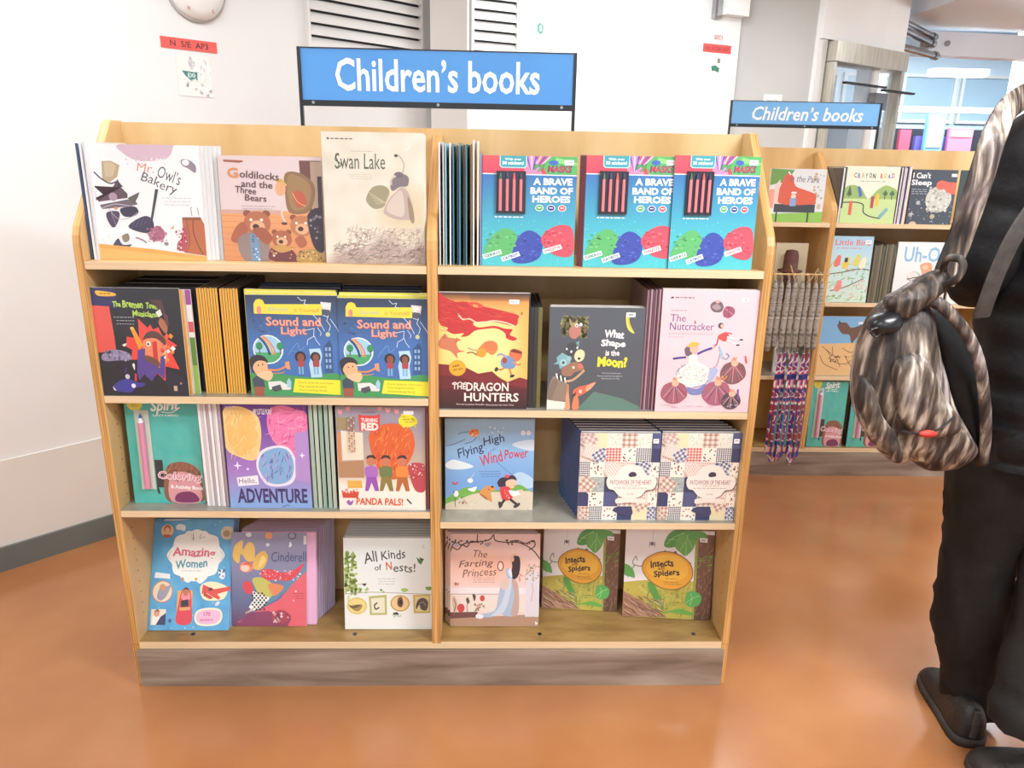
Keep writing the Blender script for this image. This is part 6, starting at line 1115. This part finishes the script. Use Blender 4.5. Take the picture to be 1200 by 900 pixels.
def shoe(heel, toe, name):
    h = Vector(heel); t_ = Vector(toe); d = (t_-h).normalized(); sx = Vector((d.y, -d.x, 0)); L = (t_-h).length
    r_ = empty(name, (0, 0, 0)); r_.parent = person
    prof = [(-.02, .014, .07), (0, .028, .092), (.04, .036, .106), (.12, .041, .112), (.22, .042, .110), (.34, .042, .10), (.46, .044, .088), (.6, .047, .076), (.75, .048, .064), (.88, .043, .054), (.95, .032, .042), (1, .014, .026)]
    mb = MB(); R = []
    for f, w, z in prof:
        c = h+d*(f*L); ring = []
        for k in range(16):
            a = math.pi*k/15; ring.append(pw(c+sx*(w*math.cos(a)*(1 if math.sin(a) < .7 else 1)))+Vector((0, 0, .018+(z-.018)*math.sin(a)**.7)))
        R.append(ring)
    for i in range(len(R)-1):
        for k in range(15): mb.face([R[i][k], R[i][k+1], R[i+1][k+1], R[i+1][k]], 'ffffff', 0, True)
    mb.face(R[0], 'ffffff', 0, True); mb.build('upper', 'shoe', r_, weld=True)
    mb = MB(); T_, B_ = [], []
    out = [(f, w) for f, w, z in prof]+[(f, -w) for f, w, z in prof[::-1]]
    for f, w in out: c = h+d*(f*L*1.02-.004)+sx*(w*1.1); T_.append(pw(c)+Vector((0, 0, .024))); B_.append(pw(c)+Vector((0, 0, 0)))
    mb.rings([B_, T_]); mb.build('sole', 'sole', r_, weld=True)
    mb = MB(); c = h-d*.004; mb.tube([pw(c)+Vector((0, 0, .03)), pw(c)+Vector((0, 0, .065)), pw(c)+Vector((0, 0, .105))], [.010, .009, .008], .004, 8, up=tuple(d)); mb.build('heel_tab', 'strapgrey', r_)
shoe((1.365, -.235, 0), (1.415, .03, 0), 'shoe')
shoe((1.53, -.39, 0), (1.312, -.305, 0), 'shoe')
# grey strap across the back of the jacket
mb = MB(); P = [tuple(aty(x, y, Y)) for x, y, Y in ((1150, 372, -.262), (1158, 348, -.276), (1172, 312, -.288), (1192, 272, -.296), (1225, 225, -.296), (1270, 165, -.285), (1300, 115, -.25), (1310, 90, -.18))]
mb.tube(sm(P, False, 4), .018, .0022, 8, up=(0, 1, 0)); tag(mb.build('crossbody_strap', 'strapgrey'), 'plain grey strap running diagonally over the back of the black jacket', 'strap')
# ---------------------------------------------------------------- backpack hanging from the shoulder
YBAG = -.245
BO = aty(1080, 440, YBAG); pack = empty('backpack', (BO.x, BO.y, BO.z), (0, 0, 0), 'tree-bark patterned backpack in greys and browns hanging from the left shoulder strap of the person', 'backpack')
def bp(x, y, Y=YBAG): return aty(x, y, Y)-BO
def inflate(mb, px, Y, tf, tb, rings=9, k=5, amp=.008, seed=0, cen=None):
    O = [bp(x, y, Y) for x, y in sm(_pp(px), True, k)]; n = len(O); c = bp(*cen, Y) if cen else sum(O, Vector())/n
    def ring(ph, side):
        out = []
        for p in O:
            q_ = c+(p-c)*math.cos(ph); T = (tf if side < 0 else tb)*math.sin(ph)**.8; w = noise.noise(Vector((q_.x*14+seed, q_.z*7, side)))*amp*math.sin(ph)+.5*amp*math.sin(ph)*noise.noise(Vector((q_.x*40+seed, q_.z*18, side)))
            out.append(Vector((q_.x, q_.y+side*T+w, q_.z)))
        return out
    A = [ring(math.pi/2*i/rings, -1) for i in range(rings)]; B = [ring(math.pi/2*i/rings, 1) for i in range(rings)]
    R = A[::-1]+B[1:]; mb.rings(R, cap=False)
    for rr_, Y_ in ((A[-1], -1), (B[-1], 1)):
        cc = sum(rr_, Vector())/n; cc = cc+Vector((0, Y_*.003, 0))
        for i in range(n): mb.face([rr_[i], rr_[(i+1) % n], cc], 'ffffff', 0, True)
mb = MB(); inflate(mb, '1040 352 1060 346 1084 352 1090 385 1099 425 1112 470 1130 505 1140 528 1118 546 1084 549 1066 538 1058 534 1048 541 1030 522 1012 500 1003 478 1001 445 1006 415 1014 390 1024 368', YBAG, .075, .085, cen=(1062, 460)); mb.build('main_body', 'bark', pack, weld=True)
mb = MB(); inflate(mb, '1044 430 1066 412 1088 425 1104 462 1124 492 1118 508 1085 512 1062 504 1048 480', YBAG-.06, .03, .03, cen=(1080, 470), seed=4, amp=.006); mb.build('front_pocket', 'bark', pack, weld=True)
mb = MB(); inflate(mb, '1007 440 1018 448 1028 480 1045 505 1056 536 1046 541 1022 520 1006 490 1001 460', YBAG-.05, .035, .02, seed=9, amp=.008); mb.build('side_pocket', 'bark', pack, weld=True)
mb = MB(); P = [tuple(bp(x, y, YBAG-.088-.0)) for x, y in ((1056, 505), (1076, 508), (1096, 505), (1110, 496), (1118, 488))]; mb.tube(sm(P, False, 4), .0022, None, 6); mb.build('zip', 'black', pack)
MT['red'] = noise_mat('red_lining', [(.3, 'b8342c'), (.7, 'd84a3c')], (1, 1, 1), 8, 2, .6)
mb = MB(); inflate(mb, '1076 508 1086 504 1098 506 1096 511 1084 513', YBAG-.088, .006, .006, rings=4, k=3); tag(mb.build('pocket_lining', 'red', pack, weld=True), 'red lining showing at the open zip')
mb = MB(); inflate(mb, '1018 378 1030 368 1050 366 1056 378 1048 388 1030 392 1020 390', YBAG-.05, .03, .03, rings=5, k=4, amp=.004); mb.build('black_lining', 'black', pack, weld=True)
mb = MB(); inflate(mb, '1038 352 1058 340 1080 326 1102 316 1112 322 1108 336 1092 350 1078 362 1062 372 1050 374 1042 366', YBAG-.04, .03, .04, rings=6, k=4, amp=.008, seed=3); mb.build('top_flap', 'bark', pack, weld=True)
mb = MB(); inflate(mb, '1084 356 1100 360 1122 384 1140 420 1148 470 1152 520 1146 548 1136 530 1122 498 1106 460 1096 420 1088 385', YBAG+.0, .03, .03, rings=6, k=4, amp=.003); mb.build('back_padding', 'jacket', pack, weld=True)
# straps: tubes flattened towards the viewer
def strap(pts, w, t, name, mat='bark'):
    mb = MB(); P = sm([tuple(bp(x, y, Y)) for x, y, Y in pts], False, 5); mb.tube(P, w, t, 12, up=(0, 1, 0)); return mb.build(name, mat, pack, weld=True)
strap([(1205, 112, -.08), (1196, 116, -.16), (1180, 130, -.235), (1165, 160, -.268), (1152, 200, -.278), (1139, 240, -.272), (1125, 280, -.262), (1112, 312, -.262), (1104, 334, -.26)], .027, .004, 'shoulder_strap')
strap([(1088, 352, -.29), (1102, 357, -.30), (1122, 376, -.305), (1139, 402, -.305), (1149, 432, -.30), (1154, 470, -.29), (1155, 510, -.28), (1151, 545, -.27)], .0125, .008, 'lower_strap')
strap([(1084, 340, -.28), (1104, 335, -.31), (1122, 326, -.325), (1129, 312, -.325), (1124, 303, -.32), (1112, 303, -.315), (1106, 312, -.30), (1106, 322, -.29)], .008, .003, 'strap_loop')
mb = MB(); P = [tuple(bp(x, y, YBAG-.07)) for x, y in ((1020, 388), (1026, 395), (1034, 388), (1030, 384))]; mb.tube(sm(P, True, 4), .0022, None, 6); mb.build('zip_pull', 'black', pack)
